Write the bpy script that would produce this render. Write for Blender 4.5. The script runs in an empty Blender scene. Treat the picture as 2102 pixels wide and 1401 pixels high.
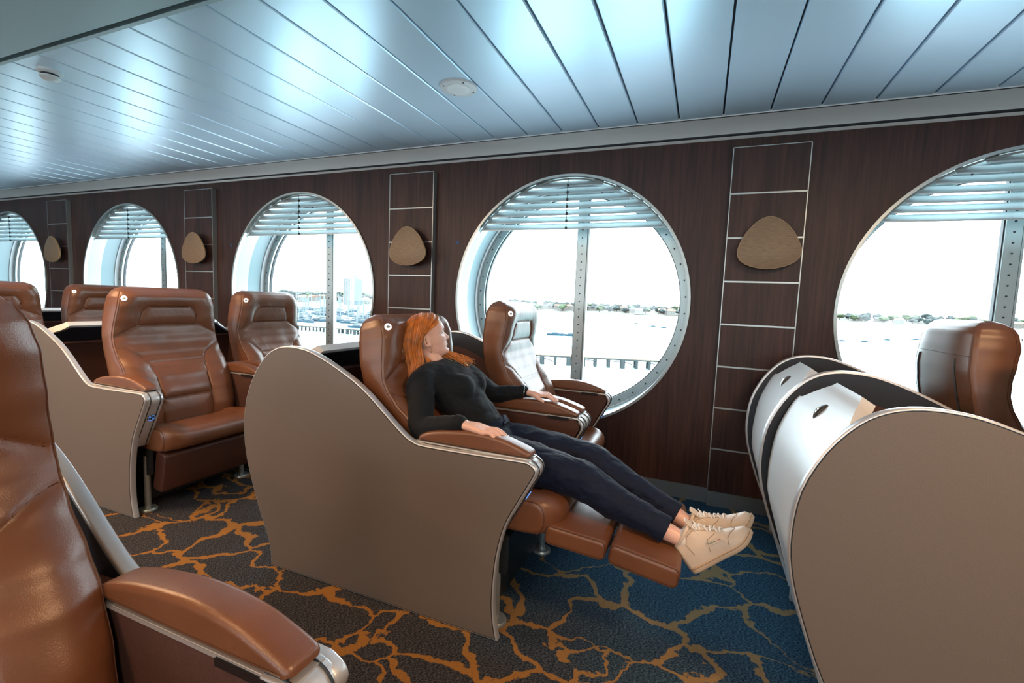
import bpy, bmesh, math, random
from mathutils import Vector, Matrix, noise
from mathutils.geometry import tessellate_polygon
random.seed(7)
C = bpy.context.scene.collection
PI = math.pi

# ------------------------------------------------------------------ camera
F_PX = 957.6
X_ = Vector((0.92500499, 0.06924858, -0.37359122))   # world axes seen in camera space (x right, y down, z forward)
Y_ = Vector((0.37795778, -0.06701897, 0.92339394))
Z_ = Vector((0.03890602, -0.99534571, -0.08816592))
cam_d = bpy.data.cameras.new('camera')
cam = bpy.data.objects.new('camera', cam_d)
C.objects.link(cam)
R = Matrix(((X_.x, -X_.y, -X_.z), (Y_.x, -Y_.y, -Y_.z), (Z_.x, -Z_.y, -Z_.z)))
cam.matrix_world = Matrix.Translation((0, 0, 1.2)) @ R.to_4x4()
cam_d.sensor_width = 36
cam_d.lens = 36 * F_PX / 2102
cam_d.clip_start = 0.02
cam_d.clip_end = 6000
bpy.context.scene.camera = cam

# ------------------------------------------------------------------ world, lights, exposure
sc = bpy.context.scene
sc.view_settings.view_transform = 'Standard'
sc.view_settings.look = 'None'
sc.view_settings.gamma = 1
sc.view_settings.exposure = 0.15
W = bpy.data.worlds.new('sky'); sc.world = W; W.use_nodes = True
bg = W.node_tree.nodes['Background']
bg.inputs[0].default_value = (0.80, 0.93, 1.0, 1)
bg.inputs[1].default_value = 9.0
WIN_X = [1.483, -0.886, -3.256, -5.626, -7.996, -10.366]
WZ, RX, RZ, WY = 1.210, 0.808, 0.828, 3.063

def area(name, loc, rot, sx, sy, power, col, spread=PI):
    l = bpy.data.lights.new(name, 'AREA'); l.shape = 'RECTANGLE'; l.size = sx; l.size_y = sy
    l.energy = power; l.color = col; l.spread = spread
    o = bpy.data.objects.new(name, l); C.objects.link(o); o.location = loc; o.rotation_euler = rot
    return o
for wx in WIN_X[:5]:     # portals only steer the sampling of the real sky light, they emit nothing
    o = area('window_portal', (wx, WY + 0.34, WZ), (-PI/2, 0, 0), 1.62, 1.66, 1, (1, 1, 1))
    o.data.cycles.is_portal = True
for k in range(7):  # portals of the fill openings added in the unseen aisle wall
    o = area('aisle_fill_portal', (-12.6+k*2.4+1.2, -4.3, 1.4), (PI/2, 0, 0), 1.6, 0.8, 1, (1, 1, 1)); o.data.cycles.is_portal = True
WARM = (1.0, 0.58, 0.30)
DOWN = [(-4.6, -1.6), (-2.6, -1.5), (-0.9, -1.5), (0.9, -1.6), (-2.9, 0.75), (-4.9, 0.75), (1.2, 0.55), (-1.35, -0.4)]  # unseen lamps, added to throw warm light from the aisle side
for (x, y) in DOWN:
    area('added_warm_lamp', (x, y, 2.205), (0, 0, 0), 0.36, 0.36, 12 if y == -0.4 else 28 if y < 0 else 44, WARM)

# ------------------------------------------------------------------ materials
def mat(name, col, rough=0.5, metal=0.0, noise_amt=0, noise_scale=50, bump=0, bump_scale=200, coat=0, spec=None, stretch=None):
    m = bpy.data.materials.new(name); m.use_nodes = True
    nt = m.node_tree; b = nt.nodes['Principled BSDF']
    b.inputs['Base Color'].default_value = (*col, 1)
    b.inputs['Roughness'].default_value = rough
    b.inputs['Metallic'].default_value = metal
    if coat: b.inputs['Coat Weight'].default_value = coat; b.inputs['Coat Roughness'].default_value = 0.15
    if spec is not None: b.inputs['Specular IOR Level'].default_value = spec
    if noise_amt or bump:
        tc = nt.nodes.new('ShaderNodeTexCoord')
        src = tc.outputs['Object']
        if stretch:
            mp = nt.nodes.new('ShaderNodeMapping'); mp.inputs['Scale'].default_value = stretch
            nt.links.new(src, mp.inputs[0]); src = mp.outputs[0]
    if noise_amt:
        n = nt.nodes.new('ShaderNodeTexNoise'); n.inputs['Scale'].default_value = noise_scale; n.inputs['Detail'].default_value = 4
        nt.links.new(src, n.inputs['Vector'])
        r = nt.nodes.new('ShaderNodeValToRGB')
        r.color_ramp.elements[0].position = 0.3; r.color_ramp.elements[1].position = 0.7
        r.color_ramp.elements[0].color = (*[c*(1-noise_amt) for c in col], 1)
        r.color_ramp.elements[1].color = (*[min(1, c*(1+noise_amt)) for c in col], 1)
        nt.links.new(n.outputs[0], r.inputs[0]); nt.links.new(r.outputs[0], b.inputs['Base Color'])
    if bump:
        n2 = nt.nodes.new('ShaderNodeTexNoise'); n2.inputs['Scale'].default_value = bump_scale; n2.inputs['Detail'].default_value = 3
        nt.links.new(src, n2.inputs['Vector'])
        bp = nt.nodes.new('ShaderNodeBump'); bp.inputs['Strength'].default_value = bump; bp.inputs['Distance'].default_value = 0.002
        nt.links.new(n2.outputs[0], bp.inputs['Height']); nt.links.new(bp.outputs[0], b.inputs['Normal'])
    return m
def emis(name, col, s):
    m = bpy.data.materials.new(name); m.use_nodes = True
    b = m.node_tree.nodes['Principled BSDF']; b.inputs['Base Color'].default_value = (*col, 1)
    b.inputs['Emission Color'].default_value = (*col, 1); b.inputs['Emission Strength'].default_value = s
    return m
M = {}
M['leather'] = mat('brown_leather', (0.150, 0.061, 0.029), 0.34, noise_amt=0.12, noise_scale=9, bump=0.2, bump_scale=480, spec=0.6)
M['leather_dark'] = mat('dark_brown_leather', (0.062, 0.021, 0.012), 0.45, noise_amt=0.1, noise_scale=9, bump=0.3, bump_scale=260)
M['piping'] = mat('brown_piping', (0.085, 0.031, 0.014), 0.5)
M['stitch'] = mat('leather_piping', (0.055, 0.022, 0.014), 0.6)
M['fabric'] = mat('brown_panel_fabric', (0.060, 0.024, 0.018), 0.8, noise_amt=0.15, noise_scale=300, bump=0.2, bump_scale=500)
M['taupe'] = mat('taupe_speckled_laminate', (0.135, 0.116, 0.102), 0.45, noise_amt=0.13, noise_scale=420)
M['silver'] = mat('brushed_aluminium', (0.56, 0.58, 0.60), 0.36, 0.6, bump=0.05, bump_scale=400)
M['shell'] = mat('silver_shell_coating', (0.70, 0.74, 0.76), 0.36, 0.25)
M['navy'] = mat('navy_black_lining', (0.010, 0.016, 0.026), 0.5, bump=0.2, bump_scale=500)
M['black'] = mat('black_plastic', (0.01, 0.01, 0.012), 0.4)
M['steel_dark'] = mat('dark_steel', (0.03, 0.035, 0.04), 0.45, 0.5)
M['chrome'] = mat('polished_chrome', (0.75, 0.75, 0.75), 0.12, 1.0)
M['light_ring'] = emis('reading_light_glow', (1.0, 0.98, 0.95), 1.0)
M['button'] = emis('button_blue_glow', (0.10, 0.28, 0.75), 0.9)
M['steel'] = mat('window_steel', (0.36, 0.41, 0.41), 0.34, 0.7)
M['white'] = mat('white_paint', (0.60, 0.66, 0.68), 0.35)
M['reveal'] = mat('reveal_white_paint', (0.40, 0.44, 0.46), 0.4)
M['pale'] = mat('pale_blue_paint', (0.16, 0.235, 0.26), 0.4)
M['gasket'] = mat('black_gasket', (0.012, 0.016, 0.02), 0.5)
M['slat'] = mat('satin_louvre_metal', (0.50, 0.58, 0.60), 0.35, 0.6)
M['ceil'] = mat('brushed_metal_ceiling', (0.60, 0.82, 1.0), 0.29, 0.2, noise_amt=0.02, noise_scale=3)
M['ceil_plain'] = mat('plain_ceiling_paint', (0.36, 0.50, 0.55), 0.45, 0.2)
M['gap'] = mat('ceiling_seam_black', (0.006, 0.010, 0.016), 0.7)
M['cove'] = mat('ceiling_cove_satin', (0.82, 0.90, 0.91), 0.35, 0.0)
M['disc'] = mat('pale_oak_veneer', (0.215, 0.145, 0.082), 0.5, noise_amt=0.22, noise_scale=9, stretch=(3, 3, 30))
M['disc_edge'] = mat('pale_oak_edge', (0.42, 0.29, 0.15), 0.5)
M['blue_tape'] = mat('blue_tape', (0.01, 0.07, 0.20), 0.6)
M['bbsteel'] = mat('brushed_baseboard', (0.34, 0.37, 0.38), 0.34, 0.9)
M['inner_wall'] = mat('greige_wall_paint', (0.45, 0.42, 0.39), 0.7)

def wood_mat():
    m = bpy.data.materials.new('dark_walnut_panelling'); m.use_nodes = True
    nt = m.node_tree; b = nt.nodes['Principled BSDF']
    tc = nt.nodes.new('ShaderNodeTexCoord')
    mp = nt.nodes.new('ShaderNodeMapping'); mp.inputs['Scale'].default_value = (1, 1, 0.045)
    nt.links.new(tc.outputs['Object'], mp.inputs[0])
    n = nt.nodes.new('ShaderNodeTexNoise'); n.inputs['Scale'].default_value = 60; n.inputs['Detail'].default_value = 6
    n.inputs['Distortion'].default_value = 0.6
    nt.links.new(mp.outputs[0], n.inputs['Vector'])
    mp2 = nt.nodes.new('ShaderNodeMapping'); mp2.inputs['Scale'].default_value = (1, 1, 0.12)
    nt.links.new(tc.outputs['Object'], mp2.inputs[0])
    n2 = nt.nodes.new('ShaderNodeTexNoise'); n2.inputs['Scale'].default_value = 7; n2.inputs['Detail'].default_value = 3
    nt.links.new(mp2.outputs[0], n2.inputs['Vector'])
    mx = nt.nodes.new('ShaderNodeMath'); mx.operation = 'MULTIPLY_ADD'; mx.inputs[1].default_value = 0.6
    nt.links.new(n.outputs[0], mx.inputs[0])
    m2 = nt.nodes.new('ShaderNodeMath'); m2.operation = 'MULTIPLY'; m2.inputs[1].default_value = 0.4
    nt.links.new(n2.outputs[0], m2.inputs[0]); nt.links.new(m2.outputs[0], mx.inputs[2])
    r = nt.nodes.new('ShaderNodeValToRGB')
    e = r.color_ramp.elements; e[0].position = 0.36; e[0].color = (0.020, 0.0090, 0.0080, 1)
    e[1].position = 0.66; e[1].color = (0.064, 0.028, 0.0215, 1)
    nt.links.new(mx.outputs[0], r.inputs[0]); nt.links.new(r.outputs[0], b.inputs['Base Color'])
    b.inputs['Roughness'].default_value = 0.45; b.inputs['Specular IOR Level'].default_value = 0.3
    return m
M['wood'] = wood_mat()

def carpet_mat():
    m = bpy.data.materials.new('veined_carpet'); m.use_nodes = True
    nt = m.node_tree; b = nt.nodes['Principled BSDF']; L = nt.links.new
    def N(t, **k):
        n = nt.nodes.new(t)
        for a, v in k.items(): setattr(n, a, v)
        return n
    tc = N('ShaderNodeTexCoord')
    def math_(op, a, b_=None, c=None):
        n = N('ShaderNodeMath', operation=op)
        for i, v in enumerate((a, b_, c)):
            if v is None: continue
            if isinstance(v, (int, float)): n.inputs[i].default_value = v
            else: L(v, n.inputs[i])
        return n.outputs[0]
    def nz(scale, detail=3, src=None):
        n = N('ShaderNodeTexNoise'); n.inputs['Scale'].default_value = scale; n.inputs['Detail'].default_value = detail
        L(src or tc.outputs['Object'], n.inputs['Vector']); return n
    warp = nz(3.2, 4)
    vs = N('ShaderNodeVectorMath', operation='SUBTRACT'); L(warp.outputs['Color'], vs.inputs[0]); vs.inputs[1].default_value = (.5, .5, .5)
    vm = N('ShaderNodeVectorMath', operation='SCALE'); L(vs.outputs[0], vm.inputs[0]); vm.inputs['Scale'].default_value = 0.36
    va = N('ShaderNodeVectorMath', operation='ADD'); L(tc.outputs['Object'], va.inputs[0]); L(vm.outputs[0], va.inputs[1])
    jag = nz(70, 2)
    js = N('ShaderNodeVectorMath', operation='SUBTRACT'); L(jag.outputs['Color'], js.inputs[0]); js.inputs[1].default_value = (.5, .5, .5)
    jm = N('ShaderNodeVectorMath', operation='SCALE'); L(js.outputs[0], jm.inputs[0]); jm.inputs['Scale'].default_value = 0.018
    vb = N('ShaderNodeVectorMath', operation='ADD'); L(va.outputs[0], vb.inputs[0]); L(jm.outputs[0], vb.inputs[1])
    mp = N('ShaderNodeMapping'); mp.inputs['Scale'].default_value = (0.85, 1.25, 1); mp.inputs['Rotation'].default_value = (0, 0, 0.5)
    L(vb.outputs[0], mp.inputs[0])
    vo = N('ShaderNodeTexVoronoi', feature='DISTANCE_TO_EDGE'); vo.inputs['Scale'].default_value = 3.6; L(mp.outputs[0], vo.inputs['Vector'])
    wn = nz(2.1, 2)
    wid = math_('MULTIPLY_ADD', wn.outputs[0], 0.21, -0.065)          # local vein width, partly vanishing
    vein = N('ShaderNodeMapRange'); vein.inputs['From Min'].default_value = 0.0; vein.inputs['From Max'].default_value = 0.008
    vein.inputs['To Min'].default_value = 0; vein.inputs['To Max'].default_value = 1
    L(math_('SUBTRACT', wid, vo.outputs['Distance']), vein.inputs['Value'])
    # weave speckle
    mpw = N('ShaderNodeMapping'); mpw.inputs['Scale'].default_value = (1, 2.2, 1); mpw.inputs['Rotation'].default_value = (0, 0, PI/2); L(tc.outputs['Object'], mpw.inputs[0])
    sp = nz(120, 2, mpw.outputs[0])
    spr = N('ShaderNodeMapRange'); spr.inputs['From Min'].default_value = 0.42; spr.inputs['From Max'].default_value = 0.66; L(sp.outputs[0], spr.inputs['Value'])
    # ground: charcoal blending to blue towards the window wall, broken up by noise
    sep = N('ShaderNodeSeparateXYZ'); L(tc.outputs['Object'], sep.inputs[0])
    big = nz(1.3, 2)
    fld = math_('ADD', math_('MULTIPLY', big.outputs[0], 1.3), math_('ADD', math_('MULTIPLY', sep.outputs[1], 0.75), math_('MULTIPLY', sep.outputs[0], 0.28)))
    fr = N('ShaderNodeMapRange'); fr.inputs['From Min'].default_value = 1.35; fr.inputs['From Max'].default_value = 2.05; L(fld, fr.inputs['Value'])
    def mix(f, a, c):
        n = N('ShaderNodeMix', data_type='RGBA')
        if isinstance(f, (int, float)): n.inputs[0].default_value = f
        else: L(f, n.inputs[0])
        for i, v in ((6, a), (7, c)):
            if isinstance(v, tuple): n.inputs[i].default_value = (*v, 1)
            else: L(v, n.inputs[i])
        return n.outputs[2]
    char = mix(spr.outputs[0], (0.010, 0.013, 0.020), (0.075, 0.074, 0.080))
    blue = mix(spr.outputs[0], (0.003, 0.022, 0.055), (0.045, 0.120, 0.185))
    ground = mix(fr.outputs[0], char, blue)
    veincol = mix(fr.outputs[0], (0.27, 0.125, 0.030), (0.215, 0.165, 0.090))
    veincol = mix(math_('MULTIPLY', spr.outputs[0], 0.35), veincol, (0.10, 0.06, 0.02))
    col = mix(vein.outputs[0], ground, veincol)
    L(col, b.inputs['Base Color'])
    b.inputs['Roughness'].default_value = 0.95; b.inputs['Specular IOR Level'].default_value = 0.15
    bp = N('ShaderNodeBump'); bp.inputs['Strength'].default_value = 0.5; bp.inputs['Distance'].default_value = 0.003
    L(sp.outputs[0], bp.inputs['Height']); L(bp.outputs[0], b.inputs['Normal'])
    return m
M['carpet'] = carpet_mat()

def glass_mat():
    m = bpy.data.materials.new('window_glass'); m.use_nodes = True
    nt = m.node_tree; nt.nodes.remove(nt.nodes['Principled BSDF']); out = nt.nodes['Material Output']
    t = nt.nodes.new('ShaderNodeBsdfTransparent'); t.inputs[0].default_value = (0.96, 0.985, 0.99, 1)
    g = nt.nodes.new('ShaderNodeBsdfGlossy'); g.inputs['Roughness'].default_value = 0.01
    fr = nt.nodes.new('ShaderNodeFresnel'); fr.inputs[0].default_value = 1.45
    mx = nt.nodes.new('ShaderNodeMixShader')
    nt.links.new(fr.outputs[0], mx.inputs[0]); nt.links.new(t.outputs[0], mx.inputs[1]); nt.links.new(g.outputs[0], mx.inputs[2])
    nt.links.new(mx.outputs[0], out.inputs[0])
    return m
M['glass'] = glass_mat()

# ------------------------------------------------------------------ helpers
def link(name, me, m, parent=None):
    o = bpy.data.objects.new(name, me); C.objects.link(o)
    for x in (m if isinstance(m, (list, tuple)) else [m]): o.data.materials.append(x)
    if parent: o.parent = parent
    return o
def obj(name, bm, m, parent=None, smooth=True, shift=None, angle=40):
    bmesh.ops.recalc_face_normals(bm, faces=bm.faces[:])
    if shift:
        bmesh.ops.translate(bm, vec=Vector(shift), verts=bm.verts[:])
    me = bpy.data.meshes.new(name); bm.to_mesh(me); bm.free()
    if smooth:
        me.polygons.foreach_set('use_smooth', [True]*len(me.polygons))
        if angle is not None and hasattr(me, 'set_sharp_from_angle'):
            me.set_sharp_from_angle(angle=math.radians(angle))
    return link(name, me, m, parent)
def thing(name, label, cat, loc=(0, 0, 0), rotz=0, group=None):
    o = bpy.data.objects.new(name, None); C.objects.link(o); o.empty_display_size = 0.1
    o.location = loc; o.rotation_euler = (0, 0, rotz); o['label'] = label; o['category'] = cat
    if group: o['group'] = group
    return o
def tag(o, label, cat, group=None, kind=None):
    o['label'] = label; o['category'] = cat
    if group: o['group'] = group
    if kind: o['kind'] = kind
    return o
def struct(o, label=None, cat=None):
    o['kind'] = 'structure'
    if label: o['label'] = label; o['category'] = cat
    return o
def box(bm, x0, x1, y0, y1, z0, z1, mi=0):
    vs = [bm.verts.new((x, y, z)) for x in (x0, x1) for y in (y0, y1) for z in (z0, z1)]
    for f in ((0, 1, 3, 2), (4, 6, 7, 5), (0, 4, 5, 1), (2, 3, 7, 6), (0, 2, 6, 4), (1, 5, 7, 3)):
        bm.faces.new([vs[i] for i in f]).material_index = mi
    return vs
def catmull(pts, n=4, closed=False):
    out = []; N = len(pts)
    rng = range(N if closed else N-1)
    D = len(pts[0])
    for i in rng:
        if closed: p = [pts[(i+k-1) % N] for k in range(4)]
        else: p = [pts[max(0, i-1)], pts[i], pts[i+1], pts[min(N-1, i+2)]]
        for k in range(n):
            t = k/n
            out.append(tuple(0.5*((2*p[1][d]) + (-p[0][d]+p[2][d])*t + (2*p[0][d]-5*p[1][d]+4*p[2][d]-p[3][d])*t*t
                                  + (-p[0][d]+3*p[1][d]-3*p[2][d]+p[3][d])*t**3) for d in range(D)))
    if not closed: out.append(tuple(pts[-1]))
    return out
def area2(p):
    return 0.5*sum(p[i][0]*p[(i+1) % len(p)][1]-p[(i+1) % len(p)][0]*p[i][1] for i in range(len(p)))
def inset(p, d):
    """move a closed 2-D polygon inwards by d"""
    s = 1 if area2(p) > 0 else -1; n = len(p); out = []
    for i in range(n):
        a, b, c = p[i-1], p[i], p[(i+1) % n]
        t1 = Vector((b[0]-a[0], b[1]-a[1])); t2 = Vector((c[0]-b[0], c[1]-b[1]))
        if t1.length < 1e-9 or t2.length < 1e-9: out.append(b); continue
        t1.normalize(); t2.normalize()
        n1 = Vector((-t1.y, t1.x))*s; n2 = Vector((-t2.y, t2.x))*s
        m = n1+n2
        if m.length < 1e-6: m = n1
        m.normalize(); k = d/max(0.5, m.dot(n1))
        out.append((b[0]+m.x*k, b[1]+m.y*k))
    return out
def sprism(bm, prof, y0, y1, r=0.004, n=3, mi=0, plane='xz', capmi=None, dome=0):
    """extrude a closed profile with softly rounded long edges"""
    rows = []
    def put(p, y):
        if plane == 'xz': return [bm.verts.new((a, y, b)) for a, b in p]
        if plane == 'yz': return [bm.verts.new((y, a, b)) for a, b in p]
        return [bm.verts.new((a, b, y)) for a, b in p]
    ys = []
    for k in range(n+1):
        a = PI/2*k/n; ys.append((r*(1-math.cos(a)) if False else r*(1-math.sin(a)), r*(1-math.cos(a))))
    lay = [(i_, y0 + o_) for i_, o_ in ys] + [(i_, y1 - o_) for i_, o_ in reversed(ys)]
    if dome:
        lay = [(r+dome*1.2, y0-dome*.35)] + lay + [(r+dome*1.2, y1+dome*.35)]
    for i_, y in lay: rows.append(put(inset(prof, i_), y))
    N = len(prof)
    for a, b in zip(rows, rows[1:]):
        for i in range(N): bm.faces.new((a[i], a[(i+1) % N], b[(i+1) % N], b[i])).material_index = mi
    for rw in (rows[0], rows[-1]):
        ix = {'xz': (0, 2), 'yz': (1, 2), 'xy': (0, 1)}[plane]
        for tri in tessellate_polygon([[Vector((v.co[ix[0]], v.co[ix[1]], 0)) for v in rw]]):
            try: bm.faces.new([rw[q] for q in tri]).material_index = mi if capmi is None else capmi
            except ValueError: pass
def frame(t):
    t = t.normalized(); up = Vector((0, 0, 1)) if abs(t.z) < 0.9 else Vector((1, 0, 0))
    u = t.cross(up).normalized(); return u, t.cross(u).normalized()
def tube(bm, pts, r, n=8, closed=False, mi=0, caps=True):
    P = [Vector(p) for p in pts]; N = len(P); rows = []
    rr = r if isinstance(r, (list, tuple)) else [r]*N
    pu = None
    for i in range(N):
        a = P[i-1] if (i or closed) else P[0]; b = P[(i+1) % N] if (i < N-1 or closed) else P[-1]
        t = (b-a)
        if t.length < 1e-9: t = Vector((0, 0, 1))
        t.normalize()
        if pu is None: u, v = frame(t)
        else:
            u = (pu - t*pu.dot(t))
            if u.length < 1e-6: u, _ = frame(t)
            u.normalize(); v = t.cross(u)
        pu = u
        rows.append([bm.verts.new(P[i]+(u*math.cos(2*PI*k/n)+v*math.sin(2*PI*k/n))*rr[i]) for k in range(n)])
    M_ = N if closed else N-1
    for i in range(M_):
        a, b = rows[i], rows[(i+1) % N]
        for k in range(n): bm.faces.new((a[k], a[(k+1) % n], b[(k+1) % n], b[k])).material_index = mi
    if caps and not closed:
        for rw in (rows[0], rows[-1]): bm.faces.new(rw).material_index = mi
def lathe(bm, prof, c, axis='y', n=32, mi=0):
    """prof: (radius, offset along the axis)"""
    rows = []
    for r, h in prof:
        row = []
        for k in range(n):
            a = 2*PI*k/n; p, q = r*math.cos(a), r*math.sin(a)
            v = {'y': (p, h, q), 'z': (p, q, h), 'x': (h, p, q)}[axis]
            row.append(bm.verts.new((c[0]+v[0], c[1]+v[1], c[2]+v[2])))
        rows.append(row)
    for a, b in zip(rows, rows[1:]):
        for k in range(n): bm.faces.new((a[k], a[(k+1) % n], b[(k+1) % n], b[k])).material_index = mi
    for rw in (rows[0], rows[-1]): bm.faces.new(rw).material_index = mi
def ellip(bm, c, r, rot=None, seg=20, mi=0):
    res = bmesh.ops.create_uvsphere(bm, u_segments=seg, v_segments=max(6, seg//2), radius=1)
    mt = Matrix.Translation(c) @ (rot.to_4x4() if rot else Matrix()) @ Matrix.Diagonal((*r, 1))
    bmesh.ops.transform(bm, matrix=mt, verts=res['verts'])
    for v in res['verts']:
        for f in v.link_faces: f.material_index = mi
def interp(tab, x):
    if x <= tab[0][0]: return tab[0][1]
    for (a, va), (b, vb) in zip(tab, tab[1:]):
        if x <= b:
            t = (x-a)/(b-a); t = t*t*(3-2*t)*0.5+t*0.5
            return va+(vb-va)*t
    return tab[-1][1]
def dup(root, loc, label=None, group=None, name=None):
    r = root.copy(); C.objects.link(r); r.location = loc
    if name: r.name = name
    if label: r['label'] = label
    if group: r['group'] = group
    for ch in list(root.children):
        c = ch.copy(); C.objects.link(c); c.parent = r
        for g in ch.children:
            d = g.copy(); C.objects.link(d); d.parent = c
    return r

# ------------------------------------------------------------------ the room
XL, XR, YB = -12.6, 4.2, -4.2
bm = bmesh.new()
box(bm, XL, XR, YB, WY, -0.05, 0)
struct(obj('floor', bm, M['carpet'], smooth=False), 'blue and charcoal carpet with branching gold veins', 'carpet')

# window wall: wood skin with elliptical openings
def ell(cx, cz, rx, rz, n=96): return [(cx+rx*math.cos(2*PI*k/n), cz+rz*math.sin(2*PI*k/n)) for k in range(n)]
ZT = 2.18
bm = bmesh.new()
bays = sorted(WIN_X); half = 2.37/2
for wx in bays:
    x0, x1 = wx-half, wx+half; n = 96
    inner, outer, deep = [], [], []
    for k in range(n):
        a = 2*PI*(k+0.5)/n; dx, dz = math.cos(a), math.sin(a)
        inner.append(bm.verts.new((wx+RX*dx, WY, WZ+RZ*dz)))
        t = min((half/abs(dx)) if abs(dx) > 1e-6 else 9e9, ((ZT-WZ)/dz) if dz > 1e-6 else ((WZ)/-dz if dz < -1e-6 else 9e9))
        outer.append(bm.verts.new((wx+t*dx, WY, WZ+t*dz)))
        deep.append(bm.verts.new((wx+RX*dx, WY+0.03, WZ+RZ*dz)))
    for k in range(n):
        j = (k+1) % n
        bm.faces.new((inner[k], inner[j], outer[j], outer[k]))
        bm.faces.new((inner[k], deep[k], deep[j], inner[j]))
    for (cx, cz) in ((x0, 0), (x1, 0), (x0, ZT), (x1, ZT)):      # corner triangles
        best = sorted(range(n), key=lambda k: (outer[k].co.x-cx)**2+(outer[k].co.z-cz)**2)[:2]
        bm.faces.new((bm.verts.new((cx, WY, cz)), outer[best[0]], outer[best[1]]))
box(bm, XL, bays[0]-half, WY, WY+0.03, 0, ZT)
box(bm, bays[-1]+half, XR, WY, WY+0.03, 0, ZT)
struct(obj('wall_window_side', bm, M['wood'], smooth=False), 'dark walnut panelled wall with round windows', 'wall')
bm = bmesh.new(); box(bm, XL-0.1, XL, YB, WY+.4, 0, 2.5); struct(obj('wall_far_end', bm, M['inner_wall'], smooth=False))
bm = bmesh.new(); box(bm, XR, XR+0.1, YB, WY+.4, 0, 2.5); struct(obj('wall_near_end', bm, M['inner_wall'], smooth=False))
bm = bmesh.new()
box(bm, XL, XR, YB-0.1, YB, 0, 1.0); box(bm, XL, XR, YB-0.1, YB, 1.8, 2.5)
for k in range(8):  # gaps between these unseen piers are added to let in cool sky fill
    box(bm, XL+k*2.4-.4, XL+k*2.4+.4, YB-0.1, YB, 1.0, 1.8)
struct(obj('wall_aisle_side', bm, M['inner_wall'], smooth=False))
# baseboard
bm = bmesh.new(); box(bm, XL, XR, WY-0.008, WY, 0, 0.092)
struct(obj('baseboard_window_side', bm, M['bbsteel'], smooth=False), 'brushed steel baseboard along the walnut wall', 'baseboard')

# ceiling: metal planks, plain strip, cove
bm = bmesh.new()
CZ = 2.25; PY0, PY1, PW = 1.255, 2.878, 0.2285
k0 = int((XL-0.031)/PW)-1
x = 0.031+PW*k0
while x < XR:
    g = 0.0045
    pr = [(x+g, CZ+0.02), (x+g, CZ+0.004), (x+g+0.004, CZ), (x+PW-g-0.004, CZ), (x+PW-g, CZ+0.004), (x+PW-g, CZ+0.02)]
    a = [bm.verts.new((p, PY0, q)) for p, q in pr]; b = [bm.verts.new((p, PY1, q)) for p, q in pr]
    for i in range(5): bm.faces.new((a[i], a[i+1], b[i+1], b[i]))
    bm.faces.new(a); bm.faces.new(b)
    x += PW
struct(obj('ceiling', bm, M['ceil'], smooth=False), 'blue grey brushed metal plank ceiling', 'ceiling')
bm = bmesh.new(); box(bm, XL, XR, YB, 3.4, CZ+0.021, CZ+0.06)
box(bm, XL, XR, WY-0.03, 3.4, 2.19, CZ+0.02)
struct(obj('ceiling_void', bm, M['gap'], smooth=False))
bm = bmesh.new()
box(bm, XL, XR, YB, 1.205, CZ-0.012, CZ+0.005)
struct(obj('ceiling_plain', bm, M['ceil_plain'], smooth=False), 'plain pale ceiling panel above the aisle', 'ceiling')
bm = bmesh.new()
box(bm, XL, XR, 1.232, 1.250, CZ-0.008, CZ+0.012)
struct(obj('trim_1', bm, M['ceil_plain'], smooth=False))
# cove between planks and wall
bm = bmesh.new()
cp = [(2.882, CZ+0.01), (2.882, CZ-0.004), (2.892, CZ-0.006), (2.94, CZ-0.013), (3.0, CZ-0.032), (3.04, CZ-0.054), (3.062, ZT-0.002), (3.10, ZT-0.002), (3.10, CZ+0.01)]
sprism(bm, cp, XL, XR, 0.0005, 1, plane='yz')
struct(obj('trim_2', bm, M['cove'], angle=50), 'pale satin metal cove between ceiling and wall', 'cove')
bm = bmesh.new()
box(bm, XL, XR, 2.884, 2.887, CZ-0.0075, CZ-0.004)
struct(obj('trim_3', bm, M['gap'], smooth=False))

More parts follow.
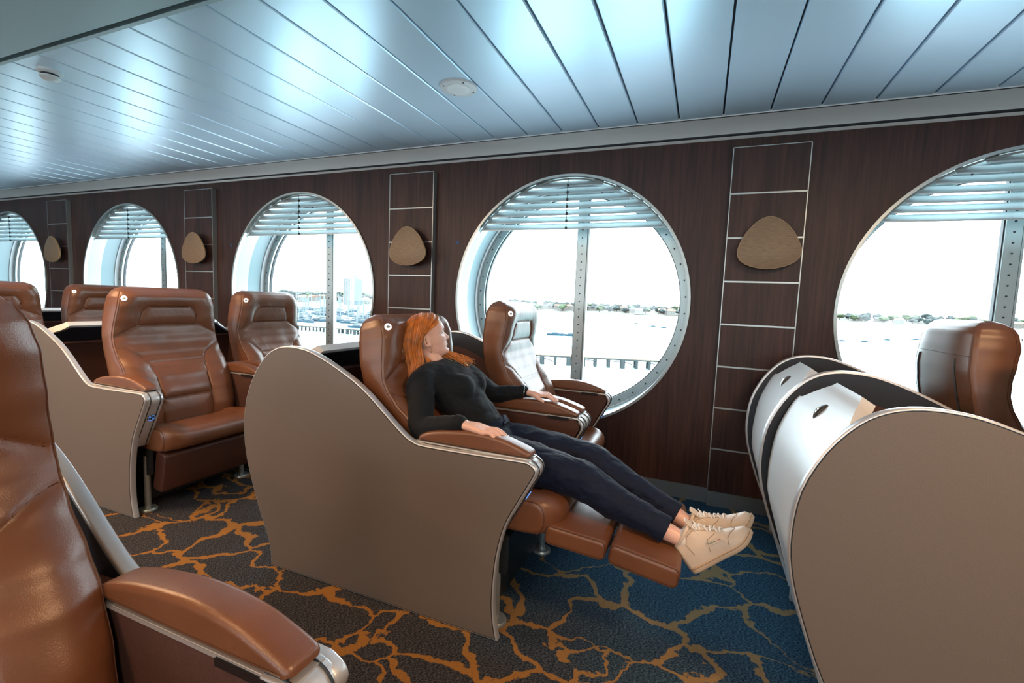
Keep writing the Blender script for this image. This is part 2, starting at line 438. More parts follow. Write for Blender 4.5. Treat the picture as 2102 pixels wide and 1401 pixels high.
# windows
def make_window(i, wx):
    w = bpy.data.objects.new('window_%d' % (i+1), None); C.objects.link(w); w.location = (wx, WY, 0); struct(w)
    w['label'] = ['large round window behind the silver seat shells at the right', 'round porthole window behind the reclining woman',
                  'round window between two walnut ladder panels, left of the woman', 'round window behind the largest empty tan seat',
                  'round window cut by the left edge of the photo', 'round window beyond the left edge'][i]
    w['category'] = 'window'
    def ring(bm, r0, r1, y0, y1, n=96, mi=0):
        # solid ring, radii as offsets from the opening
        pr = [(r0, y0), (r1, y0), (r1, y1), (r0, y1)]; rows = []
        for k in range(n):
            a = 2*PI*k/n
            rows.append([bm.verts.new(((RX+r)*math.cos(a), y, WZ+(RZ+r)*math.sin(a))) for r, y in pr])
        for k in range(n):
            p, q = rows[k], rows[(k+1) % n]
            for j in range(4): bm.faces.new((p[j], p[(j+1) % 4], q[(j+1) % 4], q[j])).material_index = mi
    bm = bmesh.new(); ring(bm, -0.010, 0.006, -0.010, 0.02); obj('rim', bm, M['steel'], w)
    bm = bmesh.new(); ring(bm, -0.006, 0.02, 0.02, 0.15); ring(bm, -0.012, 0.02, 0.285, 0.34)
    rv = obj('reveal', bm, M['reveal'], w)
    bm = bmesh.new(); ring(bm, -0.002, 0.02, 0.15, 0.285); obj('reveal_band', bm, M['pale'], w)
    bm = bmesh.new(); ring(bm, -0.066, -0.004, 0.325, 0.345)
    fr = obj('frame', bm, M['steel'], w)
    bm = bmesh.new(); ring(bm, -0.072, -0.058, 0.345, 0.37); obj('gasket', bm, M['gasket'], w)
    bm = bmesh.new()
    for k in range(44):
        a = 2*PI*(k+.5)/44
        lathe(bm, [(0.006, 0.3275), (0.006, 0.322), (0.003, 0.320)], ((RX-0.034)*math.cos(a), 0, WZ+(RZ-0.034)*math.sin(a)), 'y', 8)
    obj('frame_bolts', bm, M['gasket'], w)
    mx = 0.045
    h = (RZ-0.05)
    bm = bmesh.new(); box(bm, mx-0.041, mx+0.030, 0.318, 0.335, WZ-h, WZ+h); box(bm, mx+0.034, mx+0.045, 0.322, 0.36, WZ-h, WZ+h)
    ml = obj('mullion', bm, M['steel'], w, smooth=False)
    bm = bmesh.new(); box(bm, mx+0.030, mx+0.034, 0.323, 0.36, WZ-h, WZ+h); box(bm, mx-0.047, mx-0.041, 0.33, 0.36, WZ-h, WZ+h)
    obj('seal', bm, M['gasket'], ml, smooth=False)
    bm = bmesh.new()
    for k in range(27):
        z = WZ-h+0.03+k*(2*h-0.06)/26
        lathe(bm, [(0.005, 0.319), (0.005, 0.314), (0.0025, 0.312)], (mx-0.005, 0, z), 'y', 8)
    obj('bolts', bm, M['gasket'], ml)
    bm = bmesh.new()
    v = [bm.verts.new(((RX-0.05)*math.cos(2*PI*k/96), 0.352, WZ+(RZ-0.05)*math.sin(2*PI*k/96))) for k in range(96)]
    bm.faces.new(v); obj('pane', bm, M['glass'], w, smooth=False)
    return w
for i, wx in enumerate(WIN_X): make_window(i, wx)

# louvre blinds in the head of each window
def make_blind():
    t = thing('louvre_blind', 'x', 'blind', (WIN_X[0], WY, 0), 0, 'louvre blinds in the round windows')
    bm = bmesh.new()
    zs = [1.690+0.0465*k for k in range(7)]
    for z in zs:
        def chord(zz): return RX*math.sqrt(max(0, 1-((zz-WZ)/RZ)**2))-0.012
        hw = chord(z+0.03)
        pr = [(0.010, z-0.004), (0.018, z-0.003), (0.030, z+0.014), (0.044, z+0.030), (0.058, z+0.040),
              (0.057, z+0.043), (0.042, z+0.033), (0.028, z+0.017), (0.016, z+0.002), (0.011, z+0.004)]
        sprism(bm, pr, -hw, hw, 0.0004, 1, plane='yz')
    obj('slats', bm, M['slat'], t, angle=30)
    bm = bmesh.new()
    def arc(r, y, a0, a1, n=40): return [((RX-r)*math.cos(a0+(a1-a0)*k/n), y, WZ+(RZ-r)*math.sin(a0+(a1-a0)*k/n)) for k in range(n+1)]
    a0 = math.asin((1.69-WZ)/RZ)
    tube(bm, arc(0.018, 0.03, a0, PI-a0), 0.006, 6)
    obj('side_track', bm, M['slat'], t)
    bm = bmesh.new()
    tube(bm, [(0.0, 0.006, 1.70), (0.0, 0.006, WZ+RZ-0.02)], 0.0022, 6)
    for z in zs: box(bm, -0.006, 0.006, 0.004, 0.016, z-0.004, z+0.014)
    obj('control_rod', bm, M['gasket'], t, smooth=False)
    return t
BL = ['window behind the silver seat shells', 'window right behind the woman', 'window just left of the woman',
      'window behind the largest empty tan seat', 'window cut by the left edge of the photo', 'furthest window']
bl0 = make_blind()
for i in range(5):
    b = bl0 if i == 0 else dup(bl0, (WIN_X[i], WY, 0))
    b['label'] = 'pale metal louvre blind heading the ' + BL[i]

# walnut ladder panels between the windows, and oak discs
def make_ladder():
    t = thing('wall_panel', 'x', 'panel', (0, 0, 0), 0, 'walnut ladder panels between windows')
    w, z1, d = 0.193, 2.115, 0.042
    bm = bmesh.new(); box(bm, -w, w, -d, -0.001, 0.092, z1); obj('board', bm, M['wood'], t, smooth=False)
    bm = bmesh.new(); box(bm, -w, w, -d-0.004, -0.001, 0, 0.0915); obj('kick_plate', bm, M['bbsteel'], t, smooth=False)
    bm = bmesh.new()
    for s in (-1, 1): box(bm, s*w-0.0025, s*w+0.0025, -d-0.0015, -0.001, 0.093, z1)
    box(bm, -w, w, -d-0.0015, -0.001, z1, z1+0.004)
    obj('edge_trim', bm, M['steel'], t, smooth=False)
    for k in range(7):
        z = 1.858-0.2505*k
        bm = bmesh.new(); box(bm, -w+0.003, w-0.003, -d-0.002, -d+0.004, z-0.0045, z+0.0045); obj('metal_inlay', bm, M['steel'], t, smooth=False)
    return t
lad0 = make_ladder()
LX = [0.297-0.003, -2.085, -4.46, -6.83, -9.2]
LL = ['walnut panel with steel inlays right of the woman, behind the silver shells', 'walnut panel with steel inlays directly behind the woman\'s head, left of her window',
      'walnut panel with steel inlays behind the largest empty tan seat', 'leftmost walnut panel with steel inlays, beside the window at the left edge', 'walnut panel beyond the left window']
def make_disc():
    t = thing('wall_disc', 'x', 'wall decoration', (0, 0, 0), 0, 'pale oak discs on the walnut panels')
    pts = [(-0.005, 0.152), (0.055, 0.130), (0.110, 0.075), (0.150, 0.0), (0.158, -0.048), (0.138, -0.090), (0.080, -0.122), (0.0, -0.136), (-0.080, -0.124),
           (-0.138, -0.092), (-0.157, -0.048), (-0.148, 0.004), (-0.115, 0.072), (-0.062, 0.130)]
    pr = catmull(pts, 6, True)
    bm = bmesh.new(); sprism(bm, pr, -0.115, -0.098, 0.0025, 2, mi=1, capmi=0)
    for f in bm.faces:
        if f.calc_center_median().y > -0.11: f.material_index = 1
    obj('disc', bm, [M['disc'], M['disc_edge']], t)
    bm = bmesh.new(); lathe(bm, [(0.035, -0.04), (0.035, -0.05), (0.02, -0.055), (0.02, -0.099)], (0, 0, 0), 'y', 28)
    obj('mount', bm, M['white'], t)
    return t
dz0 = make_disc()
DL = ['rounded triangular oak disc on the panel right of the round window, nearest the silver shells', 'rounded oak disc mounted above and left of the woman\'s head',
      'rounded oak disc above and beside the largest empty tan seat', 'smallest rounded oak disc, near the left edge of the photo']
for i in range(4):
    l = lad0 if i == 0 else dup(lad0, (0, 0, 0))
    l.location = (LX[i], WY, 0); l['label'] = LL[i]
    d = dz0 if i == 0 else dup(dz0, (0, 0, 0))
    d.location = (LX[i]+0.02, WY, 1.562); d['label'] = DL[i]
# blue tape marks
for i, (x, z, lb) in enumerate(((-1.70, 1.605, 'tiny blue tape mark on the walnut wall just left of the woman\'s window'), (-4.07, 1.60, 'tiny blue tape mark on the walnut wall beside the second window from her'))):
    bm = bmesh.new(); box(bm, x-0.014, x+0.012, WY-0.002, WY, z-0.009, z+0.009)
    tag(obj('tape_mark', bm, M['blue_tape'], smooth=False), lb, 'tape', 'blue tape marks on the wall')

# ceiling speaker and smoke detector
t = thing('ceiling_speaker', 'round white perforated speaker in the metal plank ceiling', 'speaker', (-1.205, 2.137, CZ))
bm = bmesh.new(); lathe(bm, [(0.092, 0.002), (0.095, -0.004), (0.09, -0.010), (0.062, -0.013)], (0, 0, 0), 'z', 48); obj('bezel', bm, M['white'], t)
bm = bmesh.new(); lathe(bm, [(0.062, -0.012), (0.060, -0.0145), (0.03, -0.016), (0.002, -0.016)], (0, 0, 0), 'z', 40)
gm = mat('perforated_grille', (0.7, 0.76, 0.78), 0.5)
nt = gm.node_tree; vo = nt.nodes.new('ShaderNodeTexVoronoi'); vo.inputs['Scale'].default_value = 170; vo.inputs['Randomness'].default_value = 0.0
tc = nt.nodes.new('ShaderNodeTexCoord'); nt.links.new(tc.outputs['Object'], vo.inputs['Vector'])
rp = nt.nodes.new('ShaderNodeValToRGB'); rp.color_ramp.elements[0].position = 0.25; rp.color_ramp.elements[0].color = (0.12, 0.15, 0.17, 1)
rp.color_ramp.elements[1].position = 0.35; rp.color_ramp.elements[1].color = (0.7, 0.76, 0.78, 1)
nt.links.new(vo.outputs['Distance'], rp.inputs[0]); nt.links.new(rp.outputs[0], nt.nodes['Principled BSDF'].inputs['Base Color'])
obj('grille', bm, gm, t)
for k in range(4):
    bm = bmesh.new()
    a = PI/4+k*PI/2; lathe(bm, [(0.004, -0.0105), (0.004, -0.0135)], (0.077*math.cos(a), 0.077*math.sin(a), 0), 'z', 8)
    obj('screw', bm, M['steel_dark'], t)
t = thing('smoke_detector', 'small round smoke detector on the plank ceiling at upper left', 'smoke detector', (-3.10, 1.37, CZ))
bm = bmesh.new(); lathe(bm, [(0.05, 0.002), (0.05, -0.012), (0.042, -0.016), (0.04, -0.018)], (0, 0, 0), 'z', 32); obj('base', bm, M['white'], t)
bm = bmesh.new(); lathe(bm, [(0.034, -0.017), (0.034, -0.030)], (0, 0, 0), 'z', 24); obj('vent_gap', bm, M['steel_dark'], t)
bm = bmesh.new(); lathe(bm, [(0.040, -0.028), (0.041, -0.034), (0.03, -0.045), (0.008, -0.048)], (0, 0, 0), 'z', 32); obj('cap', bm, M['white'], t)
# unseen downlight fixtures, added over the aisle to carry the warm light
for i, (x, y) in enumerate(DOWN):
    bm = bmesh.new(); lathe(bm, [(0.19, 2.238), (0.20, 2.228), (0.19, 2.222), (0.17, 2.224)], (x, y, 0), 'z', 32)
    tag(obj('added_downlight', bm, M['white']), 'unseen warm downlight added in the plain ceiling over the aisle', 'light', 'added aisle downlights')

# ------------------------------------------------------------------ recliner seats with privacy panels
OUT = [(-1.676, 0.002), (-1.678, .067), (-1.70, .14), (-1.75, .251), (-1.802, .40), (-1.827, .5), (-1.834, .60), (-1.82, .72), (-1.772, .834), (-1.708, .918),
       (-1.645, .960), (-1.574, .976), (-1.50, .973), (-1.443, .961), (-1.37, .935), (-1.293, .90), (-1.22, .862), (-1.151, .815), (-1.07, .748), (-1.0, .692), (-.955, .668),
       (-.90, .660), (-.7, .662), (-.53, .666), (-.494, .661), (-.472, .642), (-.479, .612), (-.533, .51), (-.572, .429), (-.595, .34), (-.607, .243),
       (-.610, .135), (-.602, .06), (-.589, .002)]
OUTC = catmull(OUT, 3)
X0 = -1.15        # local origin of every module, metres along the wall
def side_panel(t, y, face, th=0.028, double=False):
    """face: -1 when the laminate face looks towards -y, +1 when towards +y, 0 lined both sides"""
    sh = (-X0, 0, 0)
    bm = bmesh.new(); y0, y1 = (y, y+th) if face <= 0 else (y-th, y)
    if double:
        sprism(bm, OUTC, y0, y0+th*0.46, 0.004, 2); sprism(bm, OUTC, y0+th*0.54, y1, 0.004, 2)
        sprism(bm, inset(OUTC, 0.004), y0+th*0.4, y0+th*0.6, 0.0005, 1)
    else:
        sprism(bm, OUTC, y0, y1, 0.005, 3)
    sp = obj('side_panel', bm, M['silver'], t, shift=sh)
    def lamin(name, d, m, ya, yb):
        b = bmesh.new(); sprism(b, inset(OUTC, d), ya, yb, 0.0004, 1); return obj(name, b, m, sp, shift=sh)
    PAD = catmull([(-1.66, .06), (-1.73, .30), (-1.765, .48), (-1.77, .60), (-1.74, .73), (-1.68, .82), (-1.60, .868), (-1.50, .868), (-1.38, .826), (-1.22, .755), (-1.10, .665),
           (-1.02, .60), (-1.0, .55)], 3)+[(-1.0, .06)]
    def inner(sgn, yy):
        lamin('lining', 0.009, M['navy'], min(yy-sgn*.001, yy+sgn*.0012), max(yy-sgn*.001, yy+sgn*.0012))
        b = bmesh.new(); sprism(b, PAD, min(yy, yy+sgn*.010), max(yy, yy+sgn*.010), 0.004, 2); obj('side_pad', b, M['fabric'], sp, shift=sh)
    if face == -1:
        lamin('laminate_groove', 0.0055, M['steel_dark'], y0-.0004, y0+.002); lamin('laminate', 0.0085, M['taupe'], y0-.0014, y0+.002); inner(1, y1)
    elif face == 1:
        lamin('laminate_groove', 0.0055, M['steel_dark'], y1-.002, y1+.0004); lamin('laminate', 0.0085, M['taupe'], y1-.002, y1+.0014); inner(-1, y0)
    else:
        inner(-1, y0); inner(1, y1)
    return sp

def armrest(t, yc, inner_s, button=False):
    """inner_s: side (+1/-1) of the arm that faces the sitter"""
    sh = (-X0-.028, 0, 0); w = 0.030
    body = [(-1.02, .36), (-1.02, .655), (-.95, .658), (-.505, .662), (-.478, .655), (-.462, .636), (-.468, .606), (-.52, .505), (-.575, .40), (-.60, .36)]
    bm = bmesh.new(); sprism(bm, body, yc-w+.004, yc+w-.004, 0.003, 2)
    a = obj('armrest', bm, M['fabric'], t, shift=sh)
    pad = catmull([(-.920, .674), (-.910, .690), (-.862, .708), (-.78, .722), (-.68, .730), (-.59, .723), (-.525, .706), (-.482, .690), (-.474, .676)], 5)
    pad = pad+[(-.49, .669), (-.70, .668), (-.905, .669)]
    bm = bmesh.new(); sprism(bm, pad, yc-w-.003, yc+w+.003, 0.013, 5); obj('arm_pad', bm, M['leather'], a, shift=sh)
    bm = bmesh.new(); box(bm, -.928, -.47, yc-w, yc+w, .6625, .6675)
    box(bm, -.928, -.47, yc+inner_s*(w-.002)-.004, yc+inner_s*(w-.002)+.004, .6605, .6665)
    obj('metal_trim', bm, M['silver'], a, smooth=False, shift=sh)
    ys = yc+inner_s*w
    bm = bmesh.new(); box(bm, -.615, -.515, ys-.006, ys+.007, .653, .665); obj('tray_latch', bm, M['black'], a, smooth=False, shift=sh)
    # bright front cap that wraps over the nose of the arm
    top = catmull([(-.525, .668), (-.49, .6685), (-.462, .660), (-.445, .640), (-.446, .615), (-.466, .578), (-.51, .495), (-.555, .415), (-.578, .37)], 4)
    full = top+list(reversed([(p[0]-.013*(1 if p[1] < .66 else .2), p[1]-.006) for p in top]))
    for k, (ya, yb) in enumerate(((yc-w-.006, yc-.009), (yc-.007, yc+w+.006))):
        pass
    bm = bmesh.new(); sprism(bm, full, yc-w-.005, yc+w+.005, 0.003, 2)
    cap = obj('front_cap', bm, M['silver'], a, shift=sh)
    bm = bmesh.new()
    for dy in (-.026, .020):
        tube(bm, [(p[0]+.0015, yc+dy, p[1]+.001) for p in top], 0.0022, 6)
    obj('cap_groove', bm, M['steel_dark'], cap, shift=sh)
    # control button
    c = Vector((-.4905, yc, .532)); nrm = Vector((.87, 0, -.49)).normalized()
    rot = nrm.to_track_quat('Z', 'Y').to_matrix()
    b1 = bmesh.new(); lathe(b1, [(0.017, -0.002), (0.0185, 0.002), (0.0175, 0.0045), (0.0145, 0.0045)], (0, 0, 0), 'z', 28)
    bmesh.ops.transform(b1, matrix=Matrix.Translation(c) @ rot.to_4x4(), verts=b1.verts[:]); bt = obj('control_button', b1, M['black'], a, shift=sh)
    b1 = bmesh.new(); tube(b1, [(0.0160*math.cos(2*PI*k/24), 0.0160*math.sin(2*PI*k/24), 0.0048) for k in range(24)], 0.0011, 5, closed=True)
    for k in range(4):
        an = PI/4+k*PI/2; ellip(b1, (0.008*math.cos(an), 0.008*math.sin(an), 0.005), (0.0022, 0.0022, 0.0008), seg=8)
    bmesh.ops.transform(b1, matrix=Matrix.Translation(c) @ rot.to_4x4(), verts=b1.verts[:])
    # glow stays inside the button mesh's neighbour as its own small arm part
    obj('button_light', b1, M['button'], a, shift=sh)
    return a

def back_shell(t, y0, y1):
    sh = (-X0, 0, 0); yc = (y0+y1)/2; hw = (y1-y0)/2
    prof = catmull([(-1.68, .05), (-1.70, .13), (-1.745, .285), (-1.792, .446), (-1.799, .52), (-1.797, .60), (-1.780, .72), (-1.738, .83), (-1.700, .885), (-1.672, .92), (-1.650, .942), (-1.640, .956)], 6)
    def wid(z):
        if z < .866: return hw
        if z < .871: return hw-(z-.866)/.005*0.040
        if z < .948: return hw-.040-(z-.871)/.077*(hw*0.44)
        return hw-.040-hw*.44-(z-.948)/.008*.012
    def sheet(bm, off, th, z0, z1, mar=0, mi=0):
        P = [p for p in prof if z0 <= p[1] <= z1]
        # refine near the shouldered head of the shell
        Q = []
        for a, b in zip(P, P[1:]):
            n = 10 if a[1] > .84 else 1
            for k in range(n): Q.append((a[0]+(b[0]-a[0])*k/n, a[1]+(b[1]-a[1])*k/n))
        Q.append(P[-1]); rows_a, rows_b = [], []; nc = 20
        for i, p in enumerate(Q):
            a, b = Q[max(0, i-1)], Q[min(len(Q)-1, i+1)]
            t_ = Vector((b[0]-a[0], b[1]-a[1])).normalized(); nn = Vector((t_.y, -t_.x))  # towards +x
            w = wid(p[1])-mar
            ra, rb = [], []
            for k in range(nc+1):
                s = -1+2*k/nc
                ra.append(bm.verts.new((p[0]+nn.x*off, yc+s*w, p[1]+nn.y*off)))
                rb.append(bm.verts.new((p[0]+nn.x*(off+th), yc+s*w, p[1]+nn.y*(off+th))))
            rows_a.append(ra); rows_b.append(rb)
        for i in range(len(Q)-1):
            for k in range(nc):
                bm.faces.new((rows_a[i][k], rows_a[i][k+1], rows_a[i+1][k+1], rows_a[i+1][k]))
                bm.faces.new((rows_b[i][k], rows_b[i+1][k], rows_b[i+1][k+1], rows_b[i][k+1]))
            for k in (0, nc): bm.faces.new((rows_a[i][k], rows_a[i+1][k], rows_b[i+1][k], rows_b[i][k]))
        for i in (0, -1):
            for k in range(nc): bm.faces.new((rows_a[i][k], rows_a[i][k+1], rows_b[i][k+1], rows_b[i][k]))
    bm = bmesh.new(); sheet(bm, 0, .042, 0, 1); s = obj('back_shell', bm, M['shell'], t, shift=sh, angle=50)
    bm = bmesh.new(); sheet(bm, .042, .004, .2, .95, .014); obj('shell_lining', bm, M['navy'], s, shift=sh, angle=50)
    bm = bmesh.new(); sheet(bm, .045, .022, .2, .855, .006); obj('shell_pad', bm, M['fabric'], s, shift=sh, angle=50)
    # coat hook slot
    bm = bmesh.new()
    c = Vector((-1.7105, yc, .872)); d = Vector((.55, 0, .83)).normalized(); nn = Vector((-d.z, 0, d.x))
    tube(bm, [c+d*.030*a+nn*(.002+.010*(1-a*a)) for a in [-1+.2*k for k in range(11)]], [0.002+0.002*(1-abs(-1+.2*k)) for k in range(11)], 8)
    h = obj('coat_hook', bm, M['chrome'], s, shift=sh)
    bm = bmesh.new(); tube(bm, [c+d*.031*a+nn*(-.0005) for a in (-1, -.5, 0, .5, 1)], [.002, .008, .009, .008, .002], 8)
    obj('hook_recess', bm, M['black'], s, shift=sh)
    return s

def seg_dist(px, pz, a, b):
    ax, az = a; bx, bz = b; dx, dz = bx-ax, bz-az
    t = max(0, min(1, ((px-ax)*dx+(pz-az)*dz)/(dx*dx+dz*dz+1e-12)))
    return math.hypot(px-ax-t*dx, pz-az-t*dz)

def backrest_mesh(hw):
    """closed upholstered back in local coordinates, facing +x"""
    DX = .013
    XS = [(.42, -.80), (.50, -.795), (.6, -.815), (.69, -.85), (.75, -.885), (.82, -.935), (.88, -.962), (.92, -.972), (.97, -.970), (1.03, -.960), (1.09, -.952), (1.14, -.958), (1.165, -.968), (1.183, -.985), (1.192, -1.005)]
    XS = [(a, b+DX*min(1, (1.192-a)/.02)) for a, b in XS]
    XB = [(.42, -.93), (.55, -.97), (.65, -1.0), (.75, -1.035), (.85, -1.062), (.92, -1.075), (1.0, -1.085), (1.08, -1.082), (1.14, -1.076), (1.165, -1.066), (1.183, -1.050), (1.192, -1.032)]
    def wid(z):
        w = interp([(.42, .96), (.55, .98), (.7, 1.0), (.85, 1.0), (.92, .995), (1.0, .965), (1.08, .93), (1.13, .895), (1.160, .85), (1.180, .79), (1.192, .70)], z)
        return w*hw
    s_ = hw/0.28
    pil = [(-.160, .978), (-.150, 1.035), (-.130, 1.070), (-.095, 1.083), (.095, 1.083), (.130, 1.070), (.150, 1.035), (.160, .978)]
    pil = catmull(pil, 4); seams = [(pil[i], pil[i+1]) for i in range(len(pil)-1)]
    seams.append(((-.160, .978), (.160, .978)))
    for s in (-1, 1):
        seams.append(((s*.160, .978), (s*.29, .908)))
        wg = catmull([(s*.29, .862), (s*.235, .845), (s*.185, .81), (s*.155, .765), (s*.142, .70), (s*.138, .60), (s*.143, .42)], 3)
        seams += [(wg[i], wg[i+1]) for i in range(len(wg)-1)]
    seams.append(((-.155, .768), (.155, .768))); seams.append(((-.14, .575), (.14, .575)))
    seams = [((a[0]*s_, a[1]), (b[0]*s_, b[1])) for a, b in seams]
    def front_off(y, z, w):
        s = abs(y)/w; d = min(seg_dist(y, z, a, b) for a, b in seams)
        ex = 0
        # base crown: side bolsters in the lower half, horseshoe round the pillow above
        ex += 0.006*(1-s**16)
        up = 1/(1+math.exp(-(z-.955)/.025))
        inp = False
        ex += up*(0.009*math.exp(-((s-.78)/.20)**2)) + up*0.014*math.exp(-((z-1.13)/.035)**2)*(1-s**4)
        if inp: ex += -.004
        low = 1/(1+math.exp((z-.84)/.02))
        ex += low*(0.020*math.exp(-((s-.80)/.20)**2))
        ex += 0.010*math.exp(-((z-.62)/.09)**2)*(1-s*s)
        ex += 0.010*(1-math.exp(-d/.022))-0.007*math.exp(-(d/.0035)**2)
        # soft creases in the hide
        q = noise.noise(Vector((y*9, z*9, 3.1)))*.003+noise.noise(Vector((y*6+z*12, z*9-y*16, 7.7)))*.0014
        rad = math.exp(-d/.03)
        q += rad*.0005*math.sin((y*1.0+z*.6)*170+noise.noise(Vector((y*12, z*12, 1)))*5)
        return ex*(1-s**14)-.008*(1-s**6)+q*(1-s**6), d
    bm = bmesh.new(); zs = []
    z = .42
    while z < 1.15: zs.append(z); z += .0065
    zs += [1.15, 1.156, 1.161, 1.166, 1.171, 1.175, 1.179, 1.183, 1.187, 1.190, 1.192]
    nf, ns, nb = 88, 8, 24
    rows = []
    for z in zs:
        w = wid(z); xs = interp(XS, z); xb = interp(XB, z); row = []
        for k in range(nf+1):
            y = -w+2*w*k/nf
            e, d = front_off(y*0.999, z, w)
            tz = max(0, (z-1.14)/.052); e *= (1-tz**2)
            row.append((xs+e-.004, y, z, d))
        th = xs-xb
        for k in range(1, ns+1):
            a = k/ns
            row.append((xs-th*a*.96, w+.012*math.sin(PI*min(1, a*1.0))*(1-.6*a) , z, 1))
        for k in range(1, nb):
            a = k/nb; y = w*(1-2*a); bulge = .022*(1-abs(1-2*a)**4)
            row.append((xs-th*.96-bulge*min(1, (1.20-z)/.05), y, z, 1))
        for k in range(ns):
            a = 1-k/ns
            row.append((xs-th*a*.96, -w-.012*math.sin(PI*min(1, a))*(1-.6*a), z, 1))
        rows.append([bm.verts.new(v[:3]) for v in row])
    for a, b in zip(rows, rows[1:]):
        n = len(a)
        for k in range(n): bm.faces.new((a[k], a[(k+1) % n], b[(k+1) % n], b[k]))
    for rw in (rows[0], rows[-1]):
        f = bm.faces.new(rw)
        bmesh.ops.triangulate(bm, faces=[f], ngon_method='EAR_CLIP')
    return bm, (seams, wid, front_off, XS, XB, s_)
_cache = {}
def build_back(t, hw, recline, side_light=-1):
    key = hw
    bm, (seams, wid, fo, XS, XB, s_) = backrest_mesh(hw)
    def surf(y, z, lift=0):
        w = wid(z); e, d = fo(max(-w, min(w, y)), z, w); tz = max(0, (z-1.14)/.052); e *= (1-tz**2)
        return Vector((interp(XS, z)+e-.004+lift, y, z))
    piv = Vector((-.85, 0, .46)); ang = -math.radians(recline)
    def xf(b):
        if recline:
            bmesh.ops.transform(b, matrix=Matrix.Translation(piv+Vector((-.085, 0, -.018))) @ Matrix.Rotation(ang, 4, 'Y') @ Matrix.Translation(-piv), verts=b.verts[:])
    xf(bm)
    back = obj('backrest', bm, M['leather'], t, shift=(-X0, 0, 0), angle=80)
    # dark seam threads
    b = bmesh.new()
    for a, c in seams:
        n = max(1, int(math.hypot(a[0]-c[0], a[1]-c[1])/.008))
        pts = []
        for k in range(n+1):
            y = a[0]+(c[0]-a[0])*k/n; z = a[1]+(c[1]-a[1])*k/n
            if abs(y) > wid(z)*.985: continue
            pts.append(surf(y, z, .0004))
        if len(pts) > 1: tube(b, pts, 0.0013, 5)
    xf(b); obj('seam', b, M['stitch'], back, shift=(-X0, 0, 0))
    for s in (-1, 1):
        for off in (0, .011):
            b = bmesh.new()
            pts = [Vector((interp(XS, z)-.004-off, s*(wid(z)+(.0002 if off == 0 else .0055)), z)) for z in [.44+.01*k for k in range(74)]]
            tube(b, pts, 0.0013 if off == 0 else 0.0009, 5)
            xf(b); obj('edge_piping', b, M['piping'], back, shift=(-X0, 0, 0))
    def rear(y, z, lift):
        w = wid(z); th = interp(XS, z)-interp(XB, z); a = abs(y)/w
        return Vector((interp(XS, z)-th*.96-.022*(1-min(1, a)**4)*min(1, (1.20-z)/.05)-lift, y, z))
    b = bmesh.new(); zc = 1.055; w = wid(zc)
    tube(b, [rear(-w*.97+2*w*.97*k/16, zc, .0006) for k in range(17)], .0013, 5)
    for s in (-1, 1): tube(b, [rear(s*wid(z)*.985, z, .0004) for z in [.45+.02*k for k in range(36)]], .0016, 5)
    xf(b); obj('rear_seam', b, M['piping'], back, shift=(-X0, 0, 0))
    for s in (-1, 1):
        b = bmesh.new()
        tube(b, [rear(s*hw*(.62+.10*math.sin((z-.45)/.6*PI)), z, .0015) for z in [.46+.02*k for k in range(30)]], .004, 6)
        xf(b); obj('rear_zip', b, M['gasket'], back, shift=(-X0, 0, 0))
    # reading light
    zl, yl = 1.128, side_light*hw*.845
    c = surf(yl, zl); nn = (surf(yl, zl+.01)-surf(yl, zl-.01)).cross(surf(yl+.01, zl)-surf(yl-.01, zl)).normalized()
    if nn.x < 0: nn = -nn
    rot = nn.to_track_quat('Z', 'Y').to_matrix().to_4x4()
    b = bmesh.new(); lathe(b, [(.0135, -.004), (.0145, .002), (.0135, .0045), (.0085, .0035)], (0, 0, 0), 'z', 28)
    bmesh.ops.transform(b, matrix=Matrix.Translation(c) @ rot, verts=b.verts[:]); xf(b)
    rl = obj('reading_light', b, M['light_ring'], back, shift=(-X0, 0, 0))
    b = bmesh.new(); ellip(b, (0, -.001, .004), (.0085, .006, .0015), seg=14)
    bmesh.ops.transform(b, matrix=Matrix.Translation(c) @ rot, verts=b.verts[:]); xf(b)
    obj('light_lens', b, M['steel'], back, shift=(-X0, 0, 0))
    return back

